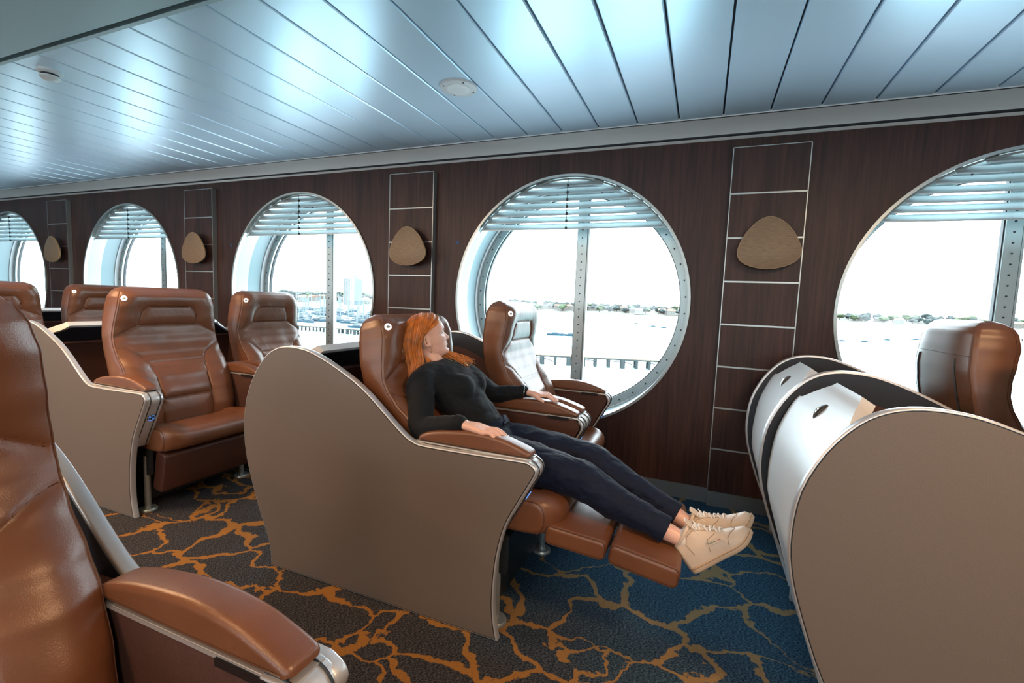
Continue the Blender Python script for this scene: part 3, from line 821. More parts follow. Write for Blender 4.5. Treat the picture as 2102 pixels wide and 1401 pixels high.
def cushion(t, hw, dx, dz, thick=1.0):
    pr = catmull([(-1.0, .33), (-1.02, .38), (-1.0, .425), (-.9, .438), (-.78, .444), (-.66, .456), (-.58, .458), (-.53, .448), (-.502, .424), (-.496, .392), (-.512, .360), (-.545, .340), (-.62, .332), (-.8, .328)], 5, True)
    pr = [(a+dx, b+dz) for a, b in pr]
    bm = bmesh.new(); sprism(bm, pr, -hw, hw, 0.022, 6, dome=0)
    # subdivide across so the top can carry its recessed centre panel
    bmesh.ops.bisect_plane
    for k in range(-12, 13):
        y = k*hw*.9/12
        g = bm.verts[:]+bm.edges[:]+bm.faces[:]
        bmesh.ops.bisect_plane(bm, geom=g, plane_co=(0, y, 0), plane_no=(0, 1, 0))
    bm.verts.ensure_lookup_table()
    ztop = .42+dz
    for v in bm.verts:
        a = abs(v.co.y)/hw; fx_ = v.co.x-(-.60+dx)
        if a > .66 and fx_ > 0: v.co.x -= fx_*.55*((a-.66)/.34)**2
        if v.co.z > ztop-.03 and v.co.x < -.50+dx:
            a = abs(v.co.y)/hw
            inside = a < .62 and v.co.x < -.60+dx
            if inside: v.co.z -= .007
            v.co.z += .012*math.exp(-((a-.80)/.16)**2)*min(1, max(0, (v.co.x+1.1-dx)/.2))
    c = obj('seat_cushion', bm, M['leather'], t, shift=(-X0, 0, 0), angle=75)
    bm = bmesh.new()
    ins = inset(pr, .004)
    def pull(x): return x-max(0, x-(-.60+dx))*.55*.93
    for s in (-1, 1):
        # keep order of the outline, front part only
        idx = [i for i, p in enumerate(ins) if p[0] > -.98+dx and (p[1] > .40+dz or p[0] > -.56+dx)]
        tube(bm, [(pull(ins[i][0]), s*(hw-.0065), ins[i][1]) for i in idx], .0022, 6)
    fx = -.604+dx
    seam = [(-.95+dx, -hw*.60, .441+dz), (-.66+dx, -hw*.62, .457+dz-.004), (fx, -hw*.52, .459+dz-.004), (fx+.004, 0, .4595+dz-.004), (fx, hw*.52, .459+dz-.004), (-.66+dx, hw*.62, .457+dz-.004), (-.95+dx, hw*.60, .441+dz)]
    tube(bm, catmull(seam, 5), .0018, 5)
    obj('seat_piping', bm, M['stitch'], c, shift=(-X0, 0, 0))
    return c

def slab(t, name, p0, p1, hw, th, m=None):
    """leather slab between two side points (x, z) of its top edge"""
    d = Vector((p1[0]-p0[0], p1[1]-p0[1])); L = d.length; d.normalize(); n = Vector((-d.y, d.x))
    if n.y < 0 and abs(d.x) > abs(d.y): n = -n
    r = min(.022, th*.35)
    loc = []
    for cx, cy, a0 in ((r, -r, PI), (L-r, -r, PI/2), (L-r, -th+r, 0), (r, -th+r, -PI/2)):
        for k in range(7): loc.append((cx+r*math.cos(a0-PI/2*k/6), cy+r*math.sin(a0-PI/2*k/6)))
    pr = [(p0[0]+d.x*a+n.x*b, p0[1]+d.y*a+n.y*b) for a, b in loc]
    bm = bmesh.new(); sprism(bm, pr, -hw, hw, .016, 5)
    o = obj(name, bm, m or M['leather'], t, shift=(-X0, 0, 0), angle=80)
    q = inset(pr, .0045)
    for s in (-1, 1):
        bm = bmesh.new(); tube(bm, [(a, s*(hw-.0050), b) for a, b in q], .002, 6, closed=True)
        obj('piping', bm, M['stitch'], o, shift=(-X0, 0, 0))
    return o

def make_seat(kind, label, dx, yc, hw, arm, pan, flip=1, reclined=False, group=None, name='recliner_seat'):
    """kind 'aisle' carries the outer laminate panel and the middle panel is carried by 'window'"""
    t = thing(name, label, 'seat', (X0+dx, yc, 0), 0, group)
    sh = (-X0, 0, 0)
    build_back(t, hw, 13 if reclined else 0)
    if reclined: cushion(t, hw, .085, .035)
    else: cushion(t, hw, -.02 if kind == 'aisle' else .02, 0.0)
    if reclined:
        lr = slab(t, 'leg_rest', (-.462, .417), (-.244, .401), hw-.01, .072)
        slab(t, 'foot_rest', (-.232, .402), (-.004, .366), hw-.01, .074)
        for y in (-.10, .07):
            bm = bmesh.new(); box(bm, -.62, -.25, y, y+.03, .30, .335); obj('leg_rest_bracket', bm, M['steel_dark'], t, smooth=False, shift=sh)
    else:
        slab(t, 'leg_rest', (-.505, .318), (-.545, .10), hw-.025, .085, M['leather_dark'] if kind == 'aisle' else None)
        for y in (-.12, .12):
            bm = bmesh.new(); box(bm, -.66, -.56, y-.012, y+.012, .24, .34)
            obj('leg_rest_bracket', bm, M['steel_dark'], t, smooth=False, shift=sh)
    armrest(t, -arm, 1, True); armrest(t, arm, -1)
    # base: side plates, cross plate, front columns and bolted feet
    bm = bmesh.new()
    box(bm, -1.35, -.655, -hw+.03, hw-.03, .05, .27)
    box(bm, -1.30, -.60, -hw-.0, -hw+.02, .20, .34); box(bm, -1.30, -.60, hw-.02, hw, .20, .34)
    base = obj('base_frame', bm, M['steel_dark'], t, smooth=False, shift=sh)
    bm = bmesh.new(); box(bm, -.655, -.648, -hw+.035, hw-.035, .055, .265)
    obj('front_plate', bm, mat('satin_dark_plate', (.05, .065, .07), .3, .8) if 'plate' not in M else M['plate'], base, smooth=False, shift=sh)
    for x in (-1.25, -.64):
        for y in (-hw+.01, hw-.01):
            bm = bmesh.new(); lathe(bm, [(.016, .006), (.016, .30)], (x, y, 0), 'z', 16); lathe(bm, [(.044, 0.001), (.044, .010), (.040, .015), (.018, .016)], (x, y, 0), 'z', 28)
            obj('foot', bm, M['steel'] if x > -1 else M['steel_dark'], t, shift=sh)
    # panels and shell
    if kind == 'aisle':
        side_panel(t, -flip*pan, -flip)
        back_shell(t, -pan+.030, pan-.030) if flip == 1 else back_shell(t, -pan+.030, pan-.030)
    else:
        side_panel(t, -.347, 0, .032, True)
        side_panel(t, .305, 0, .028)
        back_shell(t, -.315, .305)
    return t
M['plate'] = mat('satin_dark_plate', (.05, .065, .07), .3, .8)

AY, WYC = 1.795, 2.497
aA = make_seat('aisle', 'reclined brown leather seat the woman lies in, leg rest raised', 0.0, AY, .285, .318, .370, 1, True, 'aisle side recliner seats')
wA = make_seat('window', 'empty upright leather seat in front of the round window beside the woman', 0.0, WYC, .252, .277, .30, 1, False, 'window side recliner seats')
wA_ = wA
aB = make_seat('aisle', 'largest empty tan leather seat at left, its leg rest folded down', -2.05, AY, .285, .318, .370, 1, False, 'aisle side recliner seats')
wB = dup(wA, (X0-2.05, WYC, 0), 'empty leather window seat between the large tan seat and the woman')
def dupseat(src, dx, y, label):
    return dup(src, (X0+dx, y, 0), label)
aC = dupseat(aB, -4.10, AY, 'brown aisle seat cut by the left edge, behind the large tan seat')
wC = dupseat(wA, -4.10, WYC, 'empty leather window seat seen over the left shoulder of the large tan seat')
wD = dupseat(wA, -6.15, WYC, 'furthest window seat, just behind the seat at the left edge')
aR = dupseat(aB, 2.094, AY, 'seat behind the large rounded taupe panel at the right edge, seen from behind')
wR = dupseat(wA, 2.094, WYC, 'seat in front of the right hand round window, seen from behind with two zips')
def shift_seat(t, d):
    for c in t.children:
        if c.name.split('.')[0] in ('backrest', 'seat_cushion'): c.location.x += d
for t_ in (aB, wB, aC, wC, wD): shift_seat(t_, .085)
shift_seat(wR, -.07)
aF = make_seat('aisle', 'brown leather seat cropped by the lower left corner, nearest the camera', 0.02, 0.150, .285, .318, .370, -1, False, 'seats across the aisle')
shift_seat(aF, -.08)

# ------------------------------------------------------------------ outside: harbour, pier, far shore
WL = -13.8
M['water'] = mat('harbour_water', (0.34, 0.55, 0.55), 0.22, bump=0.6, bump_scale=0.7)
M['land'] = mat('shore_land', (0.10, 0.10, 0.085), 0.9, noise_amt=.3, noise_scale=.05)
M['tree'] = mat('tree_foliage', (0.026, 0.037, 0.036), 0.9, noise_amt=.5, noise_scale=.4)
M['tree2'] = mat('light_tree_foliage', (0.045, 0.066, 0.030), 0.9, noise_amt=.5, noise_scale=.4)
M['trunk'] = mat('tree_trunk', (0.06, 0.045, 0.03), 0.9)
M['house'] = mat('pale_house_wall', (0.13, 0.115, 0.10), 0.8)
M['roof'] = mat('grey_roof', (0.055, 0.052, 0.056), 0.8)
M['roof2'] = mat('terracotta_roof', (0.17, 0.09, 0.06), 0.8)
M['piletimber'] = mat('dark_pile_timber', (0.020, 0.026, 0.028), 0.8)
M['deck'] = mat('pier_planks', (0.16, 0.12, 0.09), 0.9, noise_amt=.3, noise_scale=3)
M['hull'] = mat('dark_boat_hull', (0.015, 0.035, 0.06), 0.4)
M['hullw'] = mat('white_boat_hull', (0.55, 0.55, 0.55), 0.4)
M['cabin'] = mat('grey_cabin', (0.07, 0.09, 0.10), 0.5)
M['mast'] = mat('grey_mast', (0.10, 0.12, 0.13), 0.5)
M['glassb'] = mat('blue_grey_facade', (0.05, 0.075, 0.085), 0.4)
rnd = random.Random(11)
bm = bmesh.new(); box(bm, -1800, 2200, 25, 3000, WL-.5, WL)
o = obj('harbour_water', bm, M['water'], smooth=False); tag(o, 'bright glassy harbour water outside the round windows', 'water', kind='structure')
def shore_y(x): return interp([(-1400, 330), (-590, 520), (-277, 745), (-179, 700), (-31, 735), (227, 960), (366, 830), (900, 760)], x)
bm = bmesh.new(); pts = [(x, shore_y(x)+rnd.uniform(-6, 6)) for x in range(-1400, 1001, 25)]
lo = [bm.verts.new((x, y, WL+.05)) for x, y in pts]; up = [bm.verts.new((x, y+10, WL+1.6)) for x, y in pts]
bk = [bm.verts.new((x, y+350, WL+15)) for x, y in pts]
for i in range(len(pts)-1):
    bm.faces.new((lo[i], lo[i+1], up[i+1], up[i])); bm.faces.new((up[i], up[i+1], bk[i+1], bk[i]))
tag(obj('far_shore', bm, M['land'], smooth=False), 'low far shore beyond the harbour', 'shore', kind='structure')
def tree_proto(m, seed):
    r = random.Random(seed)
    t = thing('tree', 'x', 'tree', (0, 0, 0), 0)
    bm = bmesh.new()
    for k in range(6):
        c = Vector((r.uniform(-3, 3), r.uniform(-3, 3), r.uniform(4.5, 8)))
        s = bmesh.ops.create_icosphere(bm, subdivisions=2, radius=1)
        rr = r.uniform(1.8, 3.2)
        for v in s['verts']:
            q = 1+.35*noise.noise(v.co*1.7+Vector((k*3, seed, 0)))
            v.co = c+Vector((v.co.x*rr*1.2, v.co.y*rr*1.2, v.co.z*rr*.9))*q
    obj('crown', bm, m, t)
    bm = bmesh.new(); tube(bm, [(0, 0, -.5), (.1, 0, 3), (0, .1, 6)], [.5, .35, .2], 7); obj('trunk', bm, M['trunk'], t)
    return t
protos = [tree_proto(M['tree'], 3), tree_proto(M['tree'], 8), tree_proto(M['tree2'], 5)]
used = set(); n = 0
def put_tree(x, y, s, k, z=None):
    p = protos[k]
    if k in used: t = dup(p, (0, 0, 0))
    else: t = p; used.add(k)
    t.location = (x, y, (WL+1.2+(y-shore_y(x))*.040) if z is None else z); t.scale = (s*1.3, s*1.3, s); t.rotation_euler.z = rnd.uniform(0, 6)
    t['label'] = 'dark distant tree on the far shore across the water' if k < 2 else 'bright green distant tree on the far shore across the water'
    t['group'] = 'far dark shore trees' if k < 2 else 'far bright green shore trees'
    return t
# directions seen through the windows: keep the countable trees there
placed = []
for i in range(700):
    if len(placed) > 210: break
    b = rnd.choice([rnd.uniform(-.42, .08), rnd.uniform(-.42, .08), rnd.uniform(.18, .50), rnd.uniform(-1.15, -.80)])
    y = 600
    for _ in range(8): y = shore_y(b*y)
    d = rnd.uniform(12, 150); y += d; x = b*y
    if any((x-a)**2+(y-b2)**2 < 13**2 for a, b2 in placed): continue
    placed.append((x, y)); put_tree(x, y, rnd.uniform(.75, 1.15), rnd.choice([0, 1, 0, 1, 0, 1, 2]))
def house(m, rf, w, d, h, label, group):
    t = thing('house', label, 'house', (0, 0, 0), 0, group)
    bm = bmesh.new(); box(bm, -w/2, w/2, -d/2, d/2, -1, h); obj('wall', bm, m, t, smooth=False)
    bm = bmesh.new(); pr = [(-d/2-.5, h), (0, h+d*.28), (d/2+.5, h)]
    a = [bm.verts.new((-w/2-.4, p, q)) for p, q in pr]; b = [bm.verts.new((w/2+.4, p, q)) for p, q in pr]
    for i in range(3): bm.faces.new((a[i], a[(i+1) % 3], b[(i+1) % 3], b[i]))
    bm.faces.new(a); bm.faces.new(b); obj('roof', bm, rf, t, smooth=False)
    for k in range(3):
        bm = bmesh.new(); x = -w/2+w*(k+.5)/3; box(bm, x-.6, x+.6, -d/2-.06, -d/2+.1, h*.35, h*.72); obj('window', bm, M['glassb'], t, smooth=False)
    return t
hp = [house(M['house'], M['roof'], 14, 9, 5, 'pale grey roofed house on the far shore', 'far grey roofed houses'), house(M['house'], M['roof2'], 11, 9, 6, 'pale house with terracotta roof on the far shore', 'far terracotta roofed houses')]
for i in range(84):
    b = rnd.choice([rnd.uniform(-.40, .06), rnd.uniform(-.40, .06), rnd.uniform(.2, .5), rnd.uniform(-1.1, -.82)]); y = 600
    for _ in range(8): y = shore_y(b*y)
    d = rnd.uniform(4, 70); y += d; x = b*y; k = i % 2
    t = hp[k] if i < 2 else dup(hp[k], (0, 0, 0)); t.location = (x, y, WL+1.4+d*.038); t.rotation_euler.z = rnd.uniform(-.4, .4)
# timber pier
def pier(label, x0, x1, ya, yb, zt, n, wide, seed):
    r = random.Random(seed)
    t = thing('timber_pier', label, 'pier', ((x0+x1)/2, (ya+yb)/2, WL)); cx, cy = (x0+x1)/2, (ya+yb)/2
    L = math.hypot(x1-x0, yb-ya); t.rotation_euler.z = math.atan2(yb-ya, x1-x0)
    bm = bmesh.new(); box(bm, -L/2, L/2, -wide/2, wide/2, zt-.18, zt); obj('deck', bm, M['deck'], t, smooth=False)
    bm = bmesh.new(); box(bm, -L/2, L/2, -wide/2+.05, -wide/2+.3, zt-.5, zt-.18); obj('beam', bm, M['piletimber'], t, smooth=False)
    proto = None
    for k in range(n):
        x = -L/2+L*(k+.5)/n+r.uniform(-.25, .25)
        for y in (-wide/2+.25, wide/2-.3):
            if proto is None:
                bm = bmesh.new(); lathe(bm, [(.36, -1), (.34, zt-.2)], (0, 0, 0), 'z', 9); proto = obj('pile', bm, M['piletimber'], t); o = proto
            else: o = proto.copy(); C.objects.link(o); o.parent = t
            if y < 0 and k % 3 != 1:
                bm = bmesh.new(); tube(bm, [(x, y-.3, zt-.7), (x+L/n*.9, y-.3, zt-1.5 if k % 2 else zt-.8)], .12, 5); obj('brace', bm, M['piletimber'], t)
            w = r.choice([1, 1, 1.7]); o.location = (x, y, 0); o.scale = (w, w, 1)
    return t
pier('old timber pier on dark piles outside the woman\'s window', -46, 6, 104, 119, 2.35, 17, 3.2, 2)
pier('second timber pier seen through the window left of the woman', -175, -95, 138, 139, 2.0, 22, 2.5, 5)
# boats
def boat(kind):
    t = thing('boat', 'x', 'boat')
    bm = bmesh.new()
    L, wd = (8.0, 2.6) if kind else (5.5, 2.0)
    sec = [(-L/2, .75), (-L/4, 1), (0, 1), (L/4, .8), (L/2, .04)]; rows = []
    for x, k in sec:
        h = .9+.25*(x/L+.3)
        rows.append([bm.verts.new((x, s*wd/2*k*q, z*h)) for s, q, z in ((-1, 1, 1), (-1, .6, -.1), (1, .6, -.1), (1, 1, 1))])
    for a, b in zip(rows, rows[1:]):
        for k in range(4): bm.faces.new((a[k], a[(k+1) % 4], b[(k+1) % 4], b[k]))
    bm.faces.new(rows[0]); bm.faces.new(rows[-1]); obj('hull', bm, M['hull'], t, smooth=False)
    bm = bmesh.new(); box(bm, -L*.2, L*.15, -wd*.3, wd*.3, .9, 1.55); obj('cabin', bm, M['cabin'], t, smooth=False)
    if kind:
        bm = bmesh.new(); tube(bm, [(0, 0, 1), (0, 0, 10.5)], .17, 6); tube(bm, [(.1, 0, 2.1), (-3.2, 0, 2.2)], .28, 6); obj('mast', bm, M['mast'], t)
        bm = bmesh.new(); tube(bm, [(3.8, 0, 1), (0, 0, 10.2)], .02, 4); obj('forestay', bm, M['mast'], t)
    return t
b1 = boat(True); b1.location = (-60.5, 201, WL); b1.rotation_euler.z = .35; b1['label'] = 'dark hulled sailing boat moored beyond the pier, right of the window seat'
b0 = boat(False)
spots = [(-54, 203), (-32.4, 349), (-24, 335), (69.9, 297), (81.3, 301), (102.6, 340), (125, 368), (-48, 380), (-60, 400)]
for i, (x, y) in enumerate(spots):
    t = b0 if i == 0 else dup(b0, (0, 0, 0)); t.location = (x, y, WL); t.rotation_euler.z = rnd.uniform(-.5, .5); t.scale = (.75, .75, .6) if i else (1, 1, 1)
    t['label'] = 'small dark open boat beside the sailing boat' if i == 0 else 'tiny moored boat on the open water'
    if i: t['group'] = 'tiny moored boats'
# marina through the second window
mp_ = None
for i in range(70):
    b = rnd.uniform(-1.10, -.80); y = rnd.uniform(165, 330); x = b*y
    if mp_ is None: t = mp_ = dup(b1, (0, 0, 0))
    else: t = dup(mp_, (0, 0, 0))
    t.location = (x, y, WL); t.rotation_euler.z = rnd.uniform(-.3, .3); s = rnd.uniform(.8, 1.4); t.scale = (s, s, s)
    t['label'] = 'sailing boat berthed in the crowded marina left of the woman'; t['group'] = 'marina boats'
for j, y in enumerate((178, 215, 262)):
    bm = bmesh.new(); box(bm, -1.12*y, -.79*y, y-1, y+1, WL, WL+.5)
    tag(obj('pontoon', bm, M['hullw'], smooth=False), 'long floating pontoon among the marina boats', 'pontoon', 'marina pontoons')
# chimney tower and apartment tower
t = thing('chimney_tower', 'tall pale chimney on the horizon in the right hand window', 'tower', (515, 1700, WL+3))
bm = bmesh.new(); tube(bm, [(0, 0, 0), (0, 0, 60), (0, 0, 135)], [9, 5.5, 3.2], 20); obj('shaft', bm, mat('hazy_concrete', (.40, .42, .43), .9), t)
bm = bmesh.new(); lathe(bm, [(3.5, 133), (3.8, 134), (3.5, 136)], (0, 0, 0), 'z', 20); obj('rim', bm, M['mast'], t)
t = thing('tower_block', 'grey high rise block beyond the marina', 'building', (-408, 470, WL+1))
bm = bmesh.new(); box(bm, -9, 9, -7, 7, 0, 33); obj('facade', bm, M['glassb'], t, smooth=False)
for k in range(7):
    bm = bmesh.new(); box(bm, -8.6+k*2.6, -7.9+k*2.6, -7.5, -7, 0, 33); obj('fin', bm, M['hullw'], t, smooth=False)
bm = bmesh.new(); box(bm, 2, 5, -2, 2, 33, 38); obj('rooftop_plant', bm, M['mast'], t, smooth=False)

# ------------------------------------------------------------------ the woman
M['skin'] = mat('fair_skin', (0.72, 0.45, 0.36), 0.42, noise_amt=.05, noise_scale=25)
b_ = M['skin'].node_tree.nodes['Principled BSDF']; b_.inputs['Subsurface Weight'].default_value = 0.12; b_.inputs['Subsurface Radius'].default_value = (.012, .005, .003); b_.inputs['Subsurface Scale'].default_value = .6
M['lips'] = mat('lips', (0.45, 0.16, 0.14), 0.4)
M['brow'] = mat('light_brown_brow', (0.22, 0.10, 0.05), 0.8)
M['eye'] = mat('eye_white', (0.75, 0.75, 0.74), 0.2)
M['lash'] = mat('dark_lash', (0.03, 0.02, 0.015), 0.7)
M['nail'] = mat('pale_pink_nail', (0.80, 0.58, 0.52), 0.2)
M['hair'] = mat('copper_red_hair', (0.60, 0.205, 0.038), 0.34, noise_amt=.35, noise_scale=40, spec=.6)
M['sweater'] = mat('black_knit', (0.007, 0.010, 0.014), 0.8, bump=.3, bump_scale=420)
b_ = M['sweater'].node_tree.nodes['Principled BSDF']; b_.inputs['Sheen Weight'].default_value = 0.08; b_.inputs['Sheen Roughness'].default_value = .4
M['trouser'] = mat('navy_twill', (0.0035, 0.009, 0.028), 0.7, bump=.25, bump_scale=600)
b_.inputs['Specular IOR Level'].default_value = 0.2
b_ = M['trouser'].node_tree.nodes['Principled BSDF']; b_.inputs['Sheen Weight'].default_value = 0.04; b_.inputs['Specular IOR Level'].default_value = 0.2
def folds(m, sc_, dist, stretch):
    nt = m.node_tree; b = nt.nodes['Principled BSDF']; old = b.inputs['Normal'].links[0].from_socket
    tc = nt.nodes.new('ShaderNodeTexCoord'); mp = nt.nodes.new('ShaderNodeMapping'); mp.inputs['Scale'].default_value = stretch; mp.inputs['Rotation'].default_value = (0, .5, .3)
    n = nt.nodes.new('ShaderNodeTexNoise'); n.inputs['Scale'].default_value = sc_; n.inputs['Detail'].default_value = 2; n.inputs['Distortion'].default_value = 1.2
    nt.links.new(tc.outputs['Object'], mp.inputs[0]); nt.links.new(mp.outputs[0], n.inputs['Vector'])
    bp = nt.nodes.new('ShaderNodeBump'); bp.inputs['Strength'].default_value = 1.0; bp.inputs['Distance'].default_value = dist
    nt.links.new(n.outputs[0], bp.inputs['Height']); nt.links.new(old, bp.inputs['Normal']); nt.links.new(bp.outputs[0], b.inputs['Normal'])
folds(M['sweater'], 12, .007, (1, .6, 1.6)); folds(M['trouser'], 8, .014, (.7, 1, 1.8))
M['gold'] = mat('gold', (0.8, 0.5, 0.25), 0.2, 1.0)
M['sock'] = mat('white_ribbed_sock', (0.70, 0.66, 0.62), 0.8, bump=.5, bump_scale=300)
M['shoe'] = mat('cream_shoe_leather', (0.60, 0.50, 0.40), 0.45, noise_amt=.04, noise_scale=30)
M['shoe_edge'] = mat('shoe_stitch_line', (0.30, 0.20, 0.13), 0.7)
M['sole'] = mat('gum_beige_sole', (0.56, 0.42, 0.29), 0.6)
M['lace'] = mat('white_lace', (0.78, 0.77, 0.74), 0.7)
M['green'] = mat('green_lettering', (0.02, 0.13, 0.05), 0.6)
M['red'] = mat('red_lettering', (0.35, 0.03, 0.03), 0.6)

V = Vector
ROOT = V((-.82, AY, .46))
per = thing('person', 'woman with long red hair reclining, black sweater, navy trousers, gazing out of the window', 'person', ROOT)
SH = -ROOT
def loft(bm, secs, n=28, mi=0):
    """secs: (center, u half axis vector, v half axis vector)"""
    rows = []
    for c, u, v in secs:
        rows.append([bm.verts.new(V(c)+V(u)*math.cos(2*PI*k/n)+V(v)*math.sin(2*PI*k/n)) for k in range(n)])
    for a, b in zip(rows, rows[1:]):
        for k in range(n): bm.faces.new((a[k], a[(k+1) % n], b[(k+1) % n], b[k])).material_index = mi
    for rw in (rows[0], rows[-1]): bm.faces.new(rw)
def limb(bm, pts, rads, n=20, sub=5, mi=0):
    """tapering limb with rounded ends through smooth joints"""
    data = [(*p, r) for p, r in zip(pts, rads)]
    q = catmull(data, sub)
    P = [V(a[:3]) for a in q]; Rr = [a[3] for a in q]
    d0 = (P[0]-P[1]).normalized(); d1 = (P[-1]-P[-2]).normalized()
    pre = [(P[0]+d0*Rr[0]*math.sin(a), Rr[0]*math.cos(a)) for a in (1.45, 1.2, .8, .4)]
    post = [(P[-1]+d1*Rr[-1]*math.sin(a), Rr[-1]*math.cos(a)) for a in (.4, .8, 1.2, 1.45)]
    tube(bm, [a for a, _ in pre]+P+[a for a, _ in post], [b for _, b in pre]+Rr+[b for _, b in post], n, mi=mi)
def rm(o, vox, smooth=4, fac=.5):
    m = o.modifiers.new('Remesh', 'REMESH'); m.mode = 'VOXEL'; m.voxel_size = vox; m.use_smooth_shade = True
    if smooth:
        s = o.modifiers.new('Smooth', 'SMOOTH'); s.iterations = smooth; s.factor = fac
    return o

# joints (world)
NS, NE, NW = V((-1.055, 1.625, .838)), V((-.972, 1.530, .695)), V((-.778, 1.484, .742))
FS, FE, FW = V((-1.020, 1.965, .838)), V((-.925, 2.085, .735)), V((-.765, 2.108, .758))
NH, NK, NA = V((-.80, 1.715, .562)), V((-.375, 1.685, .538)), V((-.035, 1.667, .408))
FH, FK, FA = V((-.80, 1.875, .562)), V((-.370, 1.862, .553)), V((.000, 1.802, .404))
HC = V((-1.106, 1.790, .934))       # base of the head frame (chin height)
yaw = math.radians(40); pitch = math.radians(14)
hf = V((math.cos(yaw)*math.cos(pitch), math.sin(yaw)*math.cos(pitch), math.sin(pitch)))
hs = V((-math.sin(yaw), math.cos(yaw), 0)); hu = hf.cross(hs)
if hu.z < 0: hu = -hu
SC = .92
def HP(f, s, u): return HC+(hf*f+hs*s+hu*u)*SC

# head surface
FR = [(-.006, .045), (.0, .074), (.008, .083), (.018, .085), (.030, .078), (.040, .080), (.052, .080), (.066, .078), (.09, .079), (.105, .077), (.118, .084), (.135, .086), (.155, .080), (.172, .068), (.188, .048), (.200, .022), (.206, .004)]
BK = [(-.006, .0), (.0, .008), (.018, .030), (.04, .055), (.07, .080), (.10, .096), (.13, .100), (.155, .094), (.172, .080), (.188, .058), (.200, .028), (.206, .006)]
WD = [(-.006, .018), (.0, .028), (.012, .042), (.03, .053), (.05, .059), (.075, .066), (.10, .070), (.13, .073), (.155, .069), (.172, .059), (.188, .043), (.200, .022), (.206, .005)]
def g(x, c, w): return math.exp(-((x-c)/w)**2)
def face_pt(u, a):
    fr, bk, w = interp(FR, u), interp(BK, u), interp(WD, u)
    ca, sa = math.cos(a), math.sin(a)
    f = (fr if ca > 0 else bk)*(abs(ca)**(.85 if ca > 0 else 1))*(1 if ca > 0 else -1); s = w*(abs(sa)**.92)*(1 if sa > 0 else -1)
    if ca > 0:
        nose = interp([(.060, 0), (.066, .013), (.073, .024), (.080, .022), (.092, .013), (.104, .006), (.114, .002), (.12, 0)], u)
        nw = interp([(.06, .014), (.074, .0125), (.09, .0085), (.11, .007)], u)
        f += nose*math.exp(-(s/nw)**2)
        f += .005*g(u, .073, .006)*(g(s, .0115, .005)+g(s, -.0115, .005))       # nostril wings
        f -= .009*(g(s, .030, .014)+g(s, -.030, .014))*g(u, .105, .010)           # sockets
        f += .005*(g(s, .030, .020)+g(s, -.030, .020))*g(u, .080, .014)           # cheeks
        f += .0055*g(u, .053, .0040)*g(s, 0, .017)                                # upper lip
        f += .0060*g(u, .0425, .0042)*g(s, 0, .015)                               # lower lip
        f -= .0040*g(u, .048, .0018)*g(s, 0, .022)
        f -= .004*g(u, .033, .004)*g(s, 0, .02)
        f += .004*g(u, .016, .010)*g(s, 0, .016)
    return HP(f, s, u)
def head_bm(bm):
    us = [-.006+.212*k/110 for k in range(111)]; n = 120; rows = []
    for u in us: rows.append([bm.verts.new(face_pt(u, 2*PI*k/n)) for k in range(n)])
    for a, b in zip(rows, rows[1:]):
        for k in range(n): bm.faces.new((a[k], a[(k+1) % n], b[(k+1) % n], b[k]))
    for rw in (rows[0], rows[-1]): bm.faces.new(rw)
def ear(bm, side):
    c = HP(-.008, side*.070, .092); ax = (hs*side*.55-hf*.6).normalized()
    u2 = (hu-ax*hu.dot(ax)).normalized(); v2 = ax.cross(u2)
    pts = []
    for k in range(15):
        a = -2.0+4.3*k/14; r = 1
        pts.append(c+u2*(.027*math.cos(a)*1.0)*SC+v2*(-side)*(.015*math.sin(a))*SC+ax*.006)
    pts = [c+(u2*.027*math.cos(a)+(hs*side*.35-hf*.95).normalized()*(.014*(1+math.sin(a))-.006)+hs*side*.005)*SC for a in [PI*.02+2*PI*k/18*.86 for k in range(18)]]
    limb(bm, pts, [.0048]*len(pts), 8, 1)
    ellip(bm, c+(-hf*.004)*SC, (.010, .007, .022), Matrix((hf, hs, hu)).transposed())
    ellip(bm, HP(-.004, side*.0705, .066), (.006, .0045, .008), Matrix((hf, hs, hu)).transposed())

def hand(bm, wrist, knuck, outward, up, spread=1.0, tips=None, thumb=1):
    """flat relaxed hand: wrist -> knuckle direction, outward = side of the thumb"""
    d = (knuck-wrist).normalized(); n = up; sdir = outward
    L = (knuck-wrist).length
    nails = []
    # palm slab
    for i, o in enumerate((-.026, -.009, .009, .025)):
        limb(bm, [wrist+sdir*o*.45, wrist+d*L*.5+sdir*o*.85+n*.003, knuck+sdir*o], [.0145, .0135, .0105], 12, 4)
    F = [(.028, .068, -.012), (.010, .080, 0), (-.009, .075, .002), (-.026, .060, .0)]
    for i, (o, ln, _) in enumerate(F):
        k0 = knuck+sdir*o+n*.002
        ang = (o*4.2)*spread
        fd = (d*math.cos(ang)+sdir*math.sin(ang)).normalized()
        dn = -n
        p1 = k0+fd*ln*.42+n*.004; p2 = p1+fd*ln*.32+dn*(.006+.002*i); p3 = p2+fd*ln*.26+dn*.010
        limb(bm, [k0-fd*.012, k0, p1, p2, p3], [.0092, .0092, .0080, .0073, .0058], 12, 4)
        nails.append((p3+fd*.001+n*.0042, fd, n))
    tb = wrist+d*L*.28+sdir*.020
    td = (d*.72+sdir*.62-n*.15).normalized()
    t1 = tb+td*.030; t2 = t1+(td+d*.35).normalized()*.027-n*.003; t3 = t2+(td*.4+d).normalized()*.020-n*.006
    limb(bm, [wrist+d*.012+sdir*.008, tb, t1, t2, t3], [.014, .0135, .0100, .0088, .0068], 12, 4)
    nails.append((t3+n*.0050+d*.001, (td*.4+d).normalized(), n))
    return nails
bm = bmesh.new(); head_bm(bm); ear(bm, -1); ear(bm, 1)
NB = V((-1.092, 1.790, .888))
